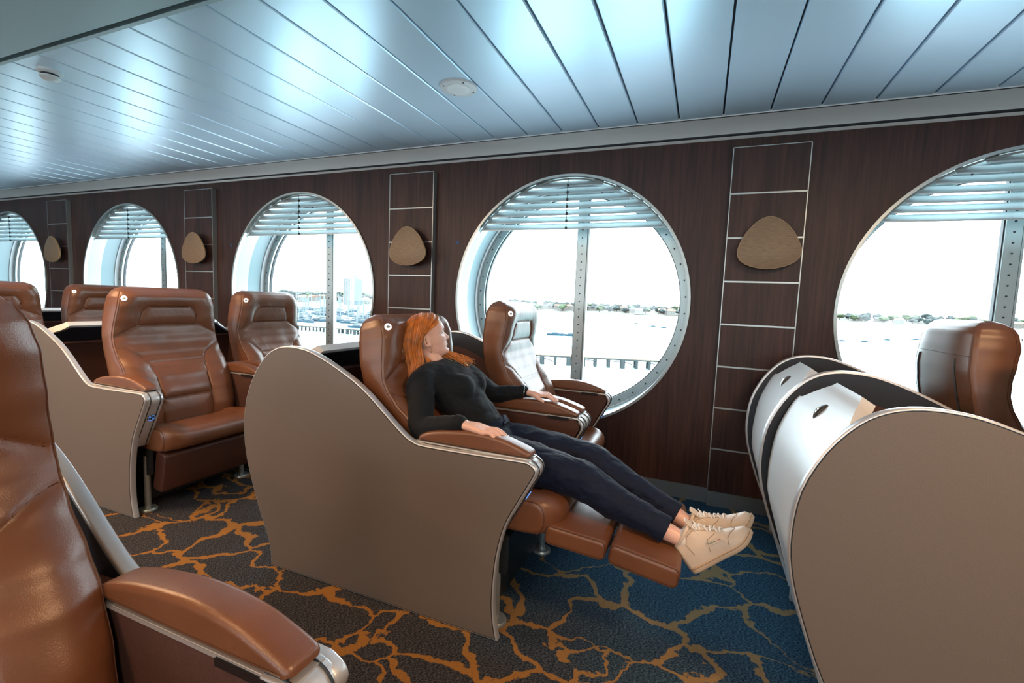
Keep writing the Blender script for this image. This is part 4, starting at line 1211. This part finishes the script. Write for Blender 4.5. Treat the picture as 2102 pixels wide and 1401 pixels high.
limb(bm, [NB-V((.02, 0, .05)), NB, HP(-.02, 0, .03), HP(-.025, 0, .06)], [.062, .049, .047, .05], 24, 5)
# shoulders, chest, pelvis under the clothes
sp = [(V((-.80, AY, .56)), .150, .085), (V((-.86, AY, .64)), .118, .080), (V((-.91, AY, .70)), .112, .076), (V((-.975, AY, .79)), .125, .082), (V((-1.035, AY, .855)), .150, .066), (V((-1.085, AY, .895)), .07, .045)]
def spine(bm, grow=0.0, n=30, sel=None):
    secs = []; d = [(*c, a, b) for c, a, b in sp]; q = catmull(d, 6)
    for i, p in enumerate(q):
        c = V(p[:3]); a = V(q[max(0, i-1)][:3]); b = V(q[min(len(q)-1, i+1)][:3]); t = (b-a).normalized()
        v = t.cross(V((0, 1, 0))).normalized()
        secs.append((c, V((0, p[3]+grow, 0)), v*(p[4]+grow)))
    loft(bm, secs, n)
spine(bm)
for s_, h_, e_, w_ in ((NS, None, NE, NW), (FS, None, FE, FW)):
    limb(bm, [s_, (s_+e_)/2, e_, (e_+w_)/2, w_], [.045, .040, .033, .030, .0215], 18)
for h_, k_, a_ in ((NH, NK, NA), (FH, FK, FA)):
    limb(bm, [h_, (h_+k_)/2, k_, k_+(a_-k_)*.35+V((0, 0, -.012)), a_, a_+(a_-k_).normalized()*.025], [.078, .068, .048, .047, .029, .024], 20)
nd = (V((-.65, 1.482, .724))-NW).normalized()
nails = hand(bm, NW+nd*.012, NW+nd*.095+V((0, 0, .002)), V((0, 1, 0)), V((.05, -.1, 1)).normalized(), .35)
fd_ = V((.93, .12, -.10)).normalized()
nails += hand(bm, FW+fd_*.012, FW+fd_*.076, V((0.15, -1, 0)).normalized(), V((.08, 0, 1)).normalized(), 1.25)
body = obj('body', bm, M['skin'], per, shift=SH, angle=None); rm(body, .0028, 3)
# nails
for c, d, n in nails:
    bm = bmesh.new(); s = d.cross(n).normalized(); ellip(bm, c, (.0062, .0044, .0014), Matrix((d, s, n)).transposed(), seg=12)
    obj('fingernail', bm, M['nail'], per, shift=SH)
# eyes, brows, lips
for s in (-1, 1):
    bm = bmesh.new(); ellip(bm, HP(.0585, s*.029, .1045), (.0105, .0105, .0105), seg=20); e = obj('eye', bm, M['eye'], per, shift=SH)
    bm = bmesh.new(); d = (hf+hs*.15).normalized(); ellip(bm, HP(.0585, s*.029, .1045)+d*.0072, (.0045,)*3, seg=14); obj('iris', bm, M['brow'], e, shift=SH)
    bm = bmesh.new()
    pts = [HP(.0605+.0095*math.cos(a*.9)-.003*abs(a), s*.029+.0135*math.sin(a), .1085-.0042*a*a*.5) for a in (-1.1, -.6, 0, .6, 1.1)]
    tube(bm, catmull(pts, 4), .0013, 6); obj('eyelashes', bm, M['lash'], e, shift=SH)
    bm = bmesh.new(); pts = []
    for k in range(9):
        a = .16+.42*k/8; pts.append(face_pt(.1195+.005*math.sin(PI*k/8), s*a)+hf*.0012)
    tube(bm, pts, [.001+.0014*math.sin(PI*(k+.4)/9) for k in range(9)], 6); obj('eyebrow', bm, M['brow'], per, shift=SH)
for nm, u0, r in (('upper_lip', .0525, .0024), ('lower_lip', .0430, .0030)):
    bm = bmesh.new(); pts = [face_pt(u0+(.0035 if nm == 'upper_lip' else .0055)*(abs(a)/.34)**2*(1.0 if nm == 'upper_lip' else 1.25), a)-hf*.0006 for a in [-.34+.068*k for k in range(11)]]
    tube(bm, pts, [r*(.25+.75*math.sin(PI*k/10)) for k in range(11)], 8); obj(nm, bm, M['lips'], per, shift=SH)

# sweater: torso and sleeves grown into one knitted surface
bm = bmesh.new()
spw = [(V((-.845, AY, .625)), .134, .100), (V((-.885, AY, .672)), .128, .094), (V((-.925, AY, .725)), .124, .090), (V((-.978, AY, .79)), .136, .096), (V((-1.03, AY, .850)), .158, .076), (V((-1.068, AY, .886)), .105, .058), (V((-1.082, AY, .900)), .072, .054)]
q = catmull([(*c, a, b) for c, a, b in spw], 6); secs = []
for i, p in enumerate(q):
    c = V(p[:3]); a = V(q[max(0, i-1)][:3]); b = V(q[min(len(q)-1, i+1)][:3]); t = (b-a).normalized(); v = t.cross(V((0, 1, 0))).normalized()
    secs.append((c, V((0, p[3], 0)), v*p[4]))
loft(bm, secs, 36)
ellip(bm, V((-.940, AY, .815)), (.062, .125, .066))
for s in (-1, 1):
    ellip(bm, V((-.932, AY+s*.058, .818)), (.064, .062, .064))
ellip(bm, V((-.876, AY, .692)), (.078, .122, .082))
limb(bm, [V((-1.06, 1.72, .872)), NS, (NS+NE)/2+V((-.004, -.004, 0)), NE+V((-.01, -.002, -.006)), (NE+NW)/2+V((0, 0, -.004)), NW-nd*.012], [.056, .060, .054, .050, .045, .0315], 22)
limb(bm, [V((-1.04, 1.86, .872)), FS, (FS+FE)/2, FE, (FE+FW)/2, FW-fd_*.010], [.056, .058, .050, .046, .040, .0305], 22)
sw = obj('sweater', bm, M['sweater'], per, shift=SH, angle=None); rm(sw, .0045, 45, .6)
tx = bpy.data.textures.new('folds', 'CLOUDS'); tx.noise_scale = .055; tx.noise_depth = 2
dm = sw.modifiers.new('Displace', 'DISPLACE'); dm.texture = tx; dm.strength = .007; dm.mid_level = .5
# cuffs and hem
for w_, d_ in ((NW, nd), (FW, fd_)):
    bm = bmesh.new(); u, v = frame(d_); c = w_-d_*.018
    rows = [(.0300, -.016), (.0300, .006), (.0285, .011), (.0245, .011)]
    rr = [[bm.verts.new(c+d_*h+(u*math.cos(2*PI*k/28)+v*math.sin(2*PI*k/28))*r) for k in range(28)] for r, h in rows]
    for a, b in zip(rr, rr[1:]):
        for k in range(28): bm.faces.new((a[k], a[(k+1) % 28], b[(k+1) % 28], b[k]))
    obj('cuff', bm, M['sweater'], sw, shift=SH)

# trousers
bm = bmesh.new()
secs = []
tp = [(-.755, .575, .120, .070), (-.80, .590, .150, .088), (-.845, .625, .140, .090), (-.870, .655, .132, .092)]
for x, z, a, b in tp: secs.append((V((x, AY, z)), V((0, a, 0)), V((b*.62, 0, b*.78))))
loft(bm, secs, 36)
ellip(bm, V((-.80, AY, .575)), (.11, .15, .078))
for h_, k_, a_, kz in ((NH, NK, NA, 0), (FH, FK, FA, .004)):
    hem = k_+(a_-k_)*.80
    limb(bm, [h_+V((.0, 0, .005)), (h_*.6+k_*.4)+V((0, 0, .012)), k_+V((-.03, 0, .004)), k_+(a_-k_)*.12+V((0, 0, -.004)), k_+(a_-k_)*.45+V((0, 0, -.008)), hem], [.092, .088, .074, .069, .060, .045], 26)
tr = obj('trousers', bm, M['trouser'], per, shift=SH, angle=None); rm(tr, .005, 16)
tx2 = bpy.data.textures.new('creases', 'CLOUDS'); tx2.noise_scale = .075; tx2.noise_depth = 2
dm = tr.modifiers.new('Displace', 'DISPLACE'); dm.texture = tx2; dm.strength = .018; dm.mid_level = .5
for k_, a_ in ((NK, NA), (FK, FA)):
    d_ = (a_-k_).normalized(); c = k_+(a_-k_)*.80; bm = bmesh.new(); u, v = frame(d_)
    rows = [(.044, -.03), (.0475, .0), (.0485, .034), (.0475, .040), (.044, .038), (.043, .0)]
    rr = [[bm.verts.new(c+d_*h+(u*math.cos(2*PI*k/32)+v*math.sin(2*PI*k/32))*r*(1+.03*math.sin(6*PI*k/32))) for k in range(32)] for r, h in rows]
    for a, b in zip(rr, rr[1:]):
        for k in range(32): bm.faces.new((a[k], a[(k+1) % 32], b[(k+1) % 32], b[k]))
    obj('trouser_hem', bm, M['trouser'], tr, shift=SH)
# waistband and belt
def ringband(name, c, nrm, a, b, h, th, m, par):
    bm = bmesh.new(); nrm = nrm.normalized(); v = nrm.cross(V((0, 1, 0))).normalized()
    rows = [(0, -h/2), (th, -h/2), (th, h/2), (0, h/2), (0, -h/2)]
    rr = [[bm.verts.new(c+nrm*hh+V((0, (a+r)*math.cos(2*PI*k/48), 0))+v*((b+r)*math.sin(2*PI*k/48))) for k in range(48)] for r, hh in rows]
    for p, q in zip(rr, rr[1:]):
        for k in range(48): bm.faces.new((p[k], p[(k+1) % 48], q[(k+1) % 48], q[k]))
    return obj(name, bm, m, par, shift=SH)
wb = ringband('waistband', V((-.832, AY, .628)), V((-.62, 0, .78)), .140, .098, .034, .006, M['trouser'], tr)
bm = bmesh.new(); box(bm, -.745, -.738, AY-.012, AY+.012, .685, .71)
tubeb = bmesh.new(); bm.free()
tube(tubeb, [V((-.742, AY-.03, .676)), V((-.735, AY-.03, .70)), V((-.755, AY+.0, .712))], .004, 6); obj('belt_loop', tubeb, M['trouser'], tr, shift=SH)

# jewellery
bm = bmesh.new(); u, v = frame(fd_); c = FW-fd_*.004
tube(bm, [c-fd_*.010+(u*math.cos(2*PI*k/32)+v*math.sin(2*PI*k/32))*.036+fd_*.008*math.cos(2*PI*k/32) for k in range(32)], .0022, 8, closed=True)
obj('bracelet', bm, M['chrome'], per, shift=SH)
bm = bmesh.new(); c = HP(-.003, -.0745, .052)
ellip(bm, c, (.003, .003, .003), seg=12); tube(bm, [c, c-V((0, 0, .012))], .0009, 6); ellip(bm, c-V((0, 0, .015)), (.0035, .0035, .0045), seg=12)
obj('earring', bm, M['gold'], per, shift=SH)
bm = bmesh.new()
pen = V((-.955, AY+.035, .908))
tube(bm, catmull([V((.012, 0, .016))+V((-1.045, AY-.040, .928)), V((.012, 0, .016))+V((-1.015, AY-.02, .912)), V((.012, 0, .016))+V((-.990, AY+.012, .902)), pen], 5), .0011, 6)
tube(bm, catmull([V((.012, 0, .016))+V((-1.025, AY+.072, .925)), V((.012, 0, .016))+V((-1.0, AY+.062, .910)), pen], 5), .0011, 6)
ellip(bm, pen+V((.002, 0, -.004)), (.004, .007, .005), seg=12)
obj('necklace', bm, M['gold'], per, shift=SH)

# hair: a cap plus many fine strands, parted in the middle and swept behind the ears
HK = [(0.0, [(.070, .003, .180), (.048, .066, .155), (.000, .080, .132), (-.044, .087, .092), (-.046, .078, .035)], (.010, .004, -.105)),
      (.25, [(.045, .003, .205), (.030, .058, .184), (-.008, .087, .142), (-.052, .092, .088), (-.066, .088, .025)], (.012, .012, -.125)),
      (.50, [(.000, .003, .215), (-.012, .062, .194), (-.032, .092, .142), (-.058, .096, .085), (-.068, .094, .020)], (.0, .015, -.140)),
      (.75, [(-.040, .003, .211), (-.068, .048, .188), (-.096, .072, .140), (-.112, .080, .080), (-.108, .082, .015)], (-.01, .015, -.145)),
      (1.0, [(-.072, .002, .196), (-.104, .010, .166), (-.130, .012, .120), (-.138, .016, .070), (-.130, .020, .010)], (-.01, .0, -.14))]
def hair_path(q, side, lift=0, seed=0, drop=1.0, n=3):
    for (qa, pa, da), (qb, pb, db) in zip(HK, HK[1:]):
        if q <= qb+1e-9:
            t = (q-qa)/(qb-qa); break
    pts = []
    for i in range(5):
        f, s, u = [pa[i][k]+(pb[i][k]-pa[i][k])*t for k in range(3)]
        k = 1+lift/.09*(1 if i else .2)
        pts.append(HP(-.012+(f+.012)*k, side*s*k, .10+(u-.10)*k))
    d = [da[k]+(db[k]-da[k])*t for k in range(3)]
    last = pts[-1]
    for k in range(1, 6):
        w = k/5
        p = last+V((d[0]*w, side*(-1 if False else 1)*d[1]*w, d[2]*w*drop))
        p += V((math.sin(w*5+seed*1.7)*.007*w, math.cos(w*6+seed*2.3)*.007*w, 0))
        pts.append(p)
    return catmull([tuple(p) for p in pts], n)
bm = bmesh.new()
order = [(-1, k/30) for k in range(31)]+[(1, 1-k/30) for k in range(31)]
vv = [[bm.verts.new(p) for p in hair_path(q, s, .002+.002*math.sin(q*70), 5, .85)] for s, q in order]
for a, b in zip(vv, vv[1:]):
    for k in range(len(a)-1): bm.faces.new((a[k], a[k+1], b[k+1], b[k]))
n_ = len(order)
for i in range(n_//2-1):                      # close the parting over the crown
    bm.faces.new((vv[i][0], vv[i+1][0], vv[n_-2-i][0], vv[n_-1-i][0]))
hr = obj('hair', bm, M['hair'], per, shift=SH, angle=None)
sm = hr.modifiers.new('Solidify', 'SOLIDIFY'); sm.thickness = .006; sm.offset = -1
bm = bmesh.new(); rr = random.Random(3)
for i in range(900):
    side = -1 if rr.random() < .68 else 1
    q = rr.random()**1.15
    pa = hair_path(q, side, rr.uniform(.002, .010)+.004*math.sin(q*40), i, rr.uniform(.7, 1.15), 2)
    r0 = rr.uniform(.0008, .0016)
    tube(bm, pa, [r0*(1-.7*(k/len(pa))**2) for k in range(len(pa))], 4, caps=False)
def curl(a0, e, amp, turns, ph, sag=.012):
    pts = []
    for k in range(13):
        t = k/12; p = a0.lerp(e, t)+V((0, 0, sag*math.sin(PI*t)))
        p += V((math.sin(t*turns+ph), math.cos(t*turns*1.2+ph), math.sin(t*turns*.8+ph*2)*.6))*amp*t
        pts.append(p)
    return pts
for i in range(210):                       # locks resting on the front of the far shoulder
    a0 = HP(-.02, .055, .02)+V((rr.uniform(-.01, .01), rr.uniform(-.01, .01), rr.uniform(-.01, .004)))
    e = V((rr.uniform(-1.05, -.960), rr.uniform(1.835, 1.935), rr.uniform(.894, .922)))
    tube(bm, curl(a0, e, .009, 10, rr.uniform(0, 6), .02), .0012, 4, caps=False)
for i in range(46):                        # short lock lying under the near side of the neck
    a0 = HP(-.035, -.066, .015)+V((rr.uniform(-.008, .008), rr.uniform(-.008, .008), 0))
    e = V((rr.uniform(-1.075, -1.04), rr.uniform(1.70, 1.75), rr.uniform(.893, .905)))
    tube(bm, curl(a0, e, .005, 7, rr.uniform(0, 6), .0), .0012, 4, caps=False)
for i in range(70):                        # loose flyaways over the crown
    pa = hair_path(rr.random()*.8, rr.choice((-1, 1)), rr.uniform(.010, .018), 900+i, 1, 3)[:11]
    tube(bm, pa, .0004, 3, caps=False)
obj('hair_strands', bm, M['hair'], hr, shift=SH, angle=None)['kind'] = 'stuff'

# shoes and socks
def make_shoe(base, Ld, Ud, label):
    Ld = Ld.normalized(); Sd = Ld.cross(Ud).normalized(); Ud = Sd.cross(Ld).normalized()
    LEN = .240
    def P(l, s, u): return base+Ld*l+Sd*s+Ud*u
    W_ = [(0, .026), (.012, .038), (.06, .042), (.12, .040), (.17, .042), (.205, .038), (.228, .024), (.240, .006)]
    H_ = [(0, .074), (.01, .092), (.05, .108), (.08, .110), (.105, .098), (.14, .068), (.175, .044), (.21, .032), (.232, .027), (.240, .015)]
    def bx_(l): return .42+.58*min(1, l/.13)
    bm = bmesh.new(); rows = []
    ls = [LEN*k/48 for k in range(49)]
    for l in ls:
        w, h = interp(W_, l), interp(H_, l); row = []
        for k in range(25):
            a = PI*k/24; ca, sa = math.cos(a), math.sin(a)
            narrow = 1-.14*max(0, sa)*(h > .05)
            row.append(bm.verts.new(P(l, w*math.copysign(abs(ca)**bx_(l), ca)*narrow, .014+(h+.006)*sa**.75)))
        rows.append(row)
    for a, b in zip(rows, rows[1:]):
        for k in range(24): bm.faces.new((a[k], a[k+1], b[k+1], b[k]))
        bm.faces.new((a[0], b[0], b[24], a[24]))
    bm.faces.new(rows[0]); bm.faces.new(rows[-1])
    sh_ = obj('shoe', bm, M['shoe'], per, shift=SH, angle=70)
    # sole
    out = [(l, w+.004) for l, w in W_]
    out = [(-.004, .0)]+[(l, w) for l, w in out if l > 0]+[(.245, 0)]
    c2 = catmull(out, 4); poly = c2+[(a, -b) for a, b in reversed(c2[1:-1])]
    bm = bmesh.new(); lay = [(0, .004), (.002, 0), (.014, -.001), (.018, .001), (.020, .004)]; rw = []
    for u, ins in lay:
        q = inset(poly, ins); rw.append([bm.verts.new(P(a, b, u+.012*max(0, (a-.17)/.07)**2)) for a, b in q])
    for a, b in zip(rw, rw[1:]):
        for k in range(len(a)): bm.faces.new((a[k], a[(k+1) % len(a)], b[(k+1) % len(a)], b[k]))
    bm.faces.new(rw[0]); bm.faces.new(rw[-1]); so = obj('sole', bm, M['sole'], sh_, shift=SH, angle=60)
    bm = bmesh.new(); q = inset(poly, -.0012); tube(bm, [P(a, b, .0165+.012*max(0, (a-.17)/.07)**2) for a, b in q], .0012, 5, closed=True); obj('welt', bm, M['shoe_edge'], so, shift=SH)
    def on(l, s, lift=.001):          # point on the upper
        w, h = interp(W_, l), interp(H_, l); a = math.acos(max(-1, min(1, s))); sa = math.sin(a); nr = 1-.14*sa*(h > .05)
        return P(l, w*math.copysign(abs(s)**bx_(l), s)*nr, .014+(h+.006)*sa**.75)+Ud*lift+Sd*(.0015*s)
    # panel lines
    for sgn in (-1, 1):
        bm = bmesh.new()
        tube(bm, [on(l, sgn*s) for l, s in ((.205, .05), (.19, .45), (.175, .75), (.165, .97))], .0009, 5)
        tube(bm, [on(l, sgn*s) for l, s in ((.150, .30), (.12, .42), (.085, .50), (.06, .62), (.045, .80), (.05, .97))], .0009, 5)
        tube(bm, [on(l, sgn*s) for l, s in ((.150, .30), (.14, .62), (.115, .85), (.10, .99))], .0009, 5)
        obj('stitch_line', bm, M['shoe_edge'], sh_, shift=SH)
    bm = bmesh.new()                      # padded collar
    tube(bm, [P(.044+.042*math.cos(2*PI*k/24), .029*math.sin(2*PI*k/24), .114+.021*math.cos(2*PI*k/24)) for k in range(24)], .0058, 8, closed=True)
    obj('collar', bm, M['shoe'], sh_, shift=SH)
    bm = bmesh.new(); sprism(bm, [(a, b) for a, b in ((.0, -.017), (.030, -.020), (.045, -.015), (.045, .015), (.030, .020), (.0, .017))], -.0022, .0022, .001, 1, plane='xy')
    mt = Matrix.Translation(P(.096, 0, .112)) @ Matrix(((Ud*.9-Ld*.25).normalized(), Sd, (Ld*.9+Ud*.25).normalized())).transposed().to_4x4()
    bmesh.ops.transform(bm, matrix=mt, verts=bm.verts[:]); obj('tongue', bm, M['shoe'], sh_, shift=SH)
    for k in range(6):
        l = .098+.0125*k; bm = bmesh.new()
        tube(bm, catmull([tuple(on(l+(.006 if k % 2 else 0), -.42, .001)), tuple(on(l+.003, -.2, .006)), tuple(on(l+.003, .2, .006)), tuple(on(l+(0 if k % 2 else .006), .42, .001))], 3), .0027, 6)
        obj('lace', bm, M['lace'], sh_, shift=SH)
    bm = bmesh.new(); c = P(.102, 0, .118)
    for sgn in (-1, 1):
        tube(bm, catmull([tuple(c), tuple(c+Sd*sgn*.014+Ud*.012), tuple(c+Sd*sgn*.024+Ud*.010-Ld*.004), tuple(c+Sd*sgn*.020-Ud*.002), tuple(c)], 4), .0018, 6)
        tube(bm, catmull([tuple(c), tuple(c+Sd*sgn*.016+Ud*.002-Ld*.006), tuple(c+Sd*sgn*.026-Ud*.020)], 4), .0015, 6)
    obj('lace_bow', bm, M['lace'], sh_, shift=SH)
    return P, on, sh_, Ld, Sd, Ud
P1, on1, shoeN, L1, S1, U1 = make_shoe(V((.030, 1.668, .300)), V((.75, .0, .66)), V((-.66, 0, .75)), 'near')
P2, on2, shoeF, L2, S2, U2 = make_shoe(V((.058, 1.802, .292)), V((.69, -.05, .70)), V((-.70, 0, .70)), 'far')
for a_, Pf in ((NA, P1), (FA, P2)):
    bm = bmesh.new(); k_ = Pf(.062, 0, .075); d_ = (Pf(.062, 0, .075)-a_).normalized()
    limb(bm, [a_+(k_-a_)*.45, a_+(k_-a_)*.7, k_], [.0315, .029, .018], 20); s_o = obj('sock', bm, M['sock'], per, shift=SH)
# lettering on the near shoe
def letters(txt, loc, xd, yd, size, m, par, nm):
    cu = bpy.data.curves.new(nm, 'FONT'); cu.body = txt; cu.size = size; cu.extrude = .0003
    zd = xd.cross(yd).normalized(); mt = Matrix((xd, yd, zd)).transposed().to_4x4()
    tmp = bpy.data.objects.new(nm, cu); me = bpy.data.meshes.new_from_object(tmp); bpy.data.objects.remove(tmp)
    me.materials.clear(); o = bpy.data.objects.new(nm, me); C.objects.link(o); me.materials.append(m); o.parent = par; o.matrix_local = Matrix.Translation(loc+SH) @ mt
    return o
sd = -S1 if S1.y > 0 else S1            # towards the camera
sgn = -1 if S1.y > 0 else 1
tilt = (L1*.97+U1*-.10).normalized()
pc = on1(.108, sgn*.93, 0)+sd*.0035
bm = bmesh.new()
nn = (sd*.93+U1*.36).normalized(); yy = nn.cross(tilt).normalized()
if yy.dot(U1) < 0: yy = -yy
mt = Matrix((tilt, yy, tilt.cross(yy))).transposed().to_4x4(); mt.translation = pc
box(bm, -.002, .046, -.003, .0085, -.0012, .0004); bmesh.ops.transform(bm, matrix=mt, verts=bm.verts[:])
lp = obj('side_label', bm, M['shoe'], shoeN, smooth=False, shift=SH)
letters('Reebok', pc+tilt.cross(yy)*.0008, tilt, yy, .0095, M['green'], shoeN, 'lettering')
letters('UK', pc+tilt*.034+tilt.cross(yy)*.0008, tilt, yy, .0085, M['red'], shoeN, 'lettering')
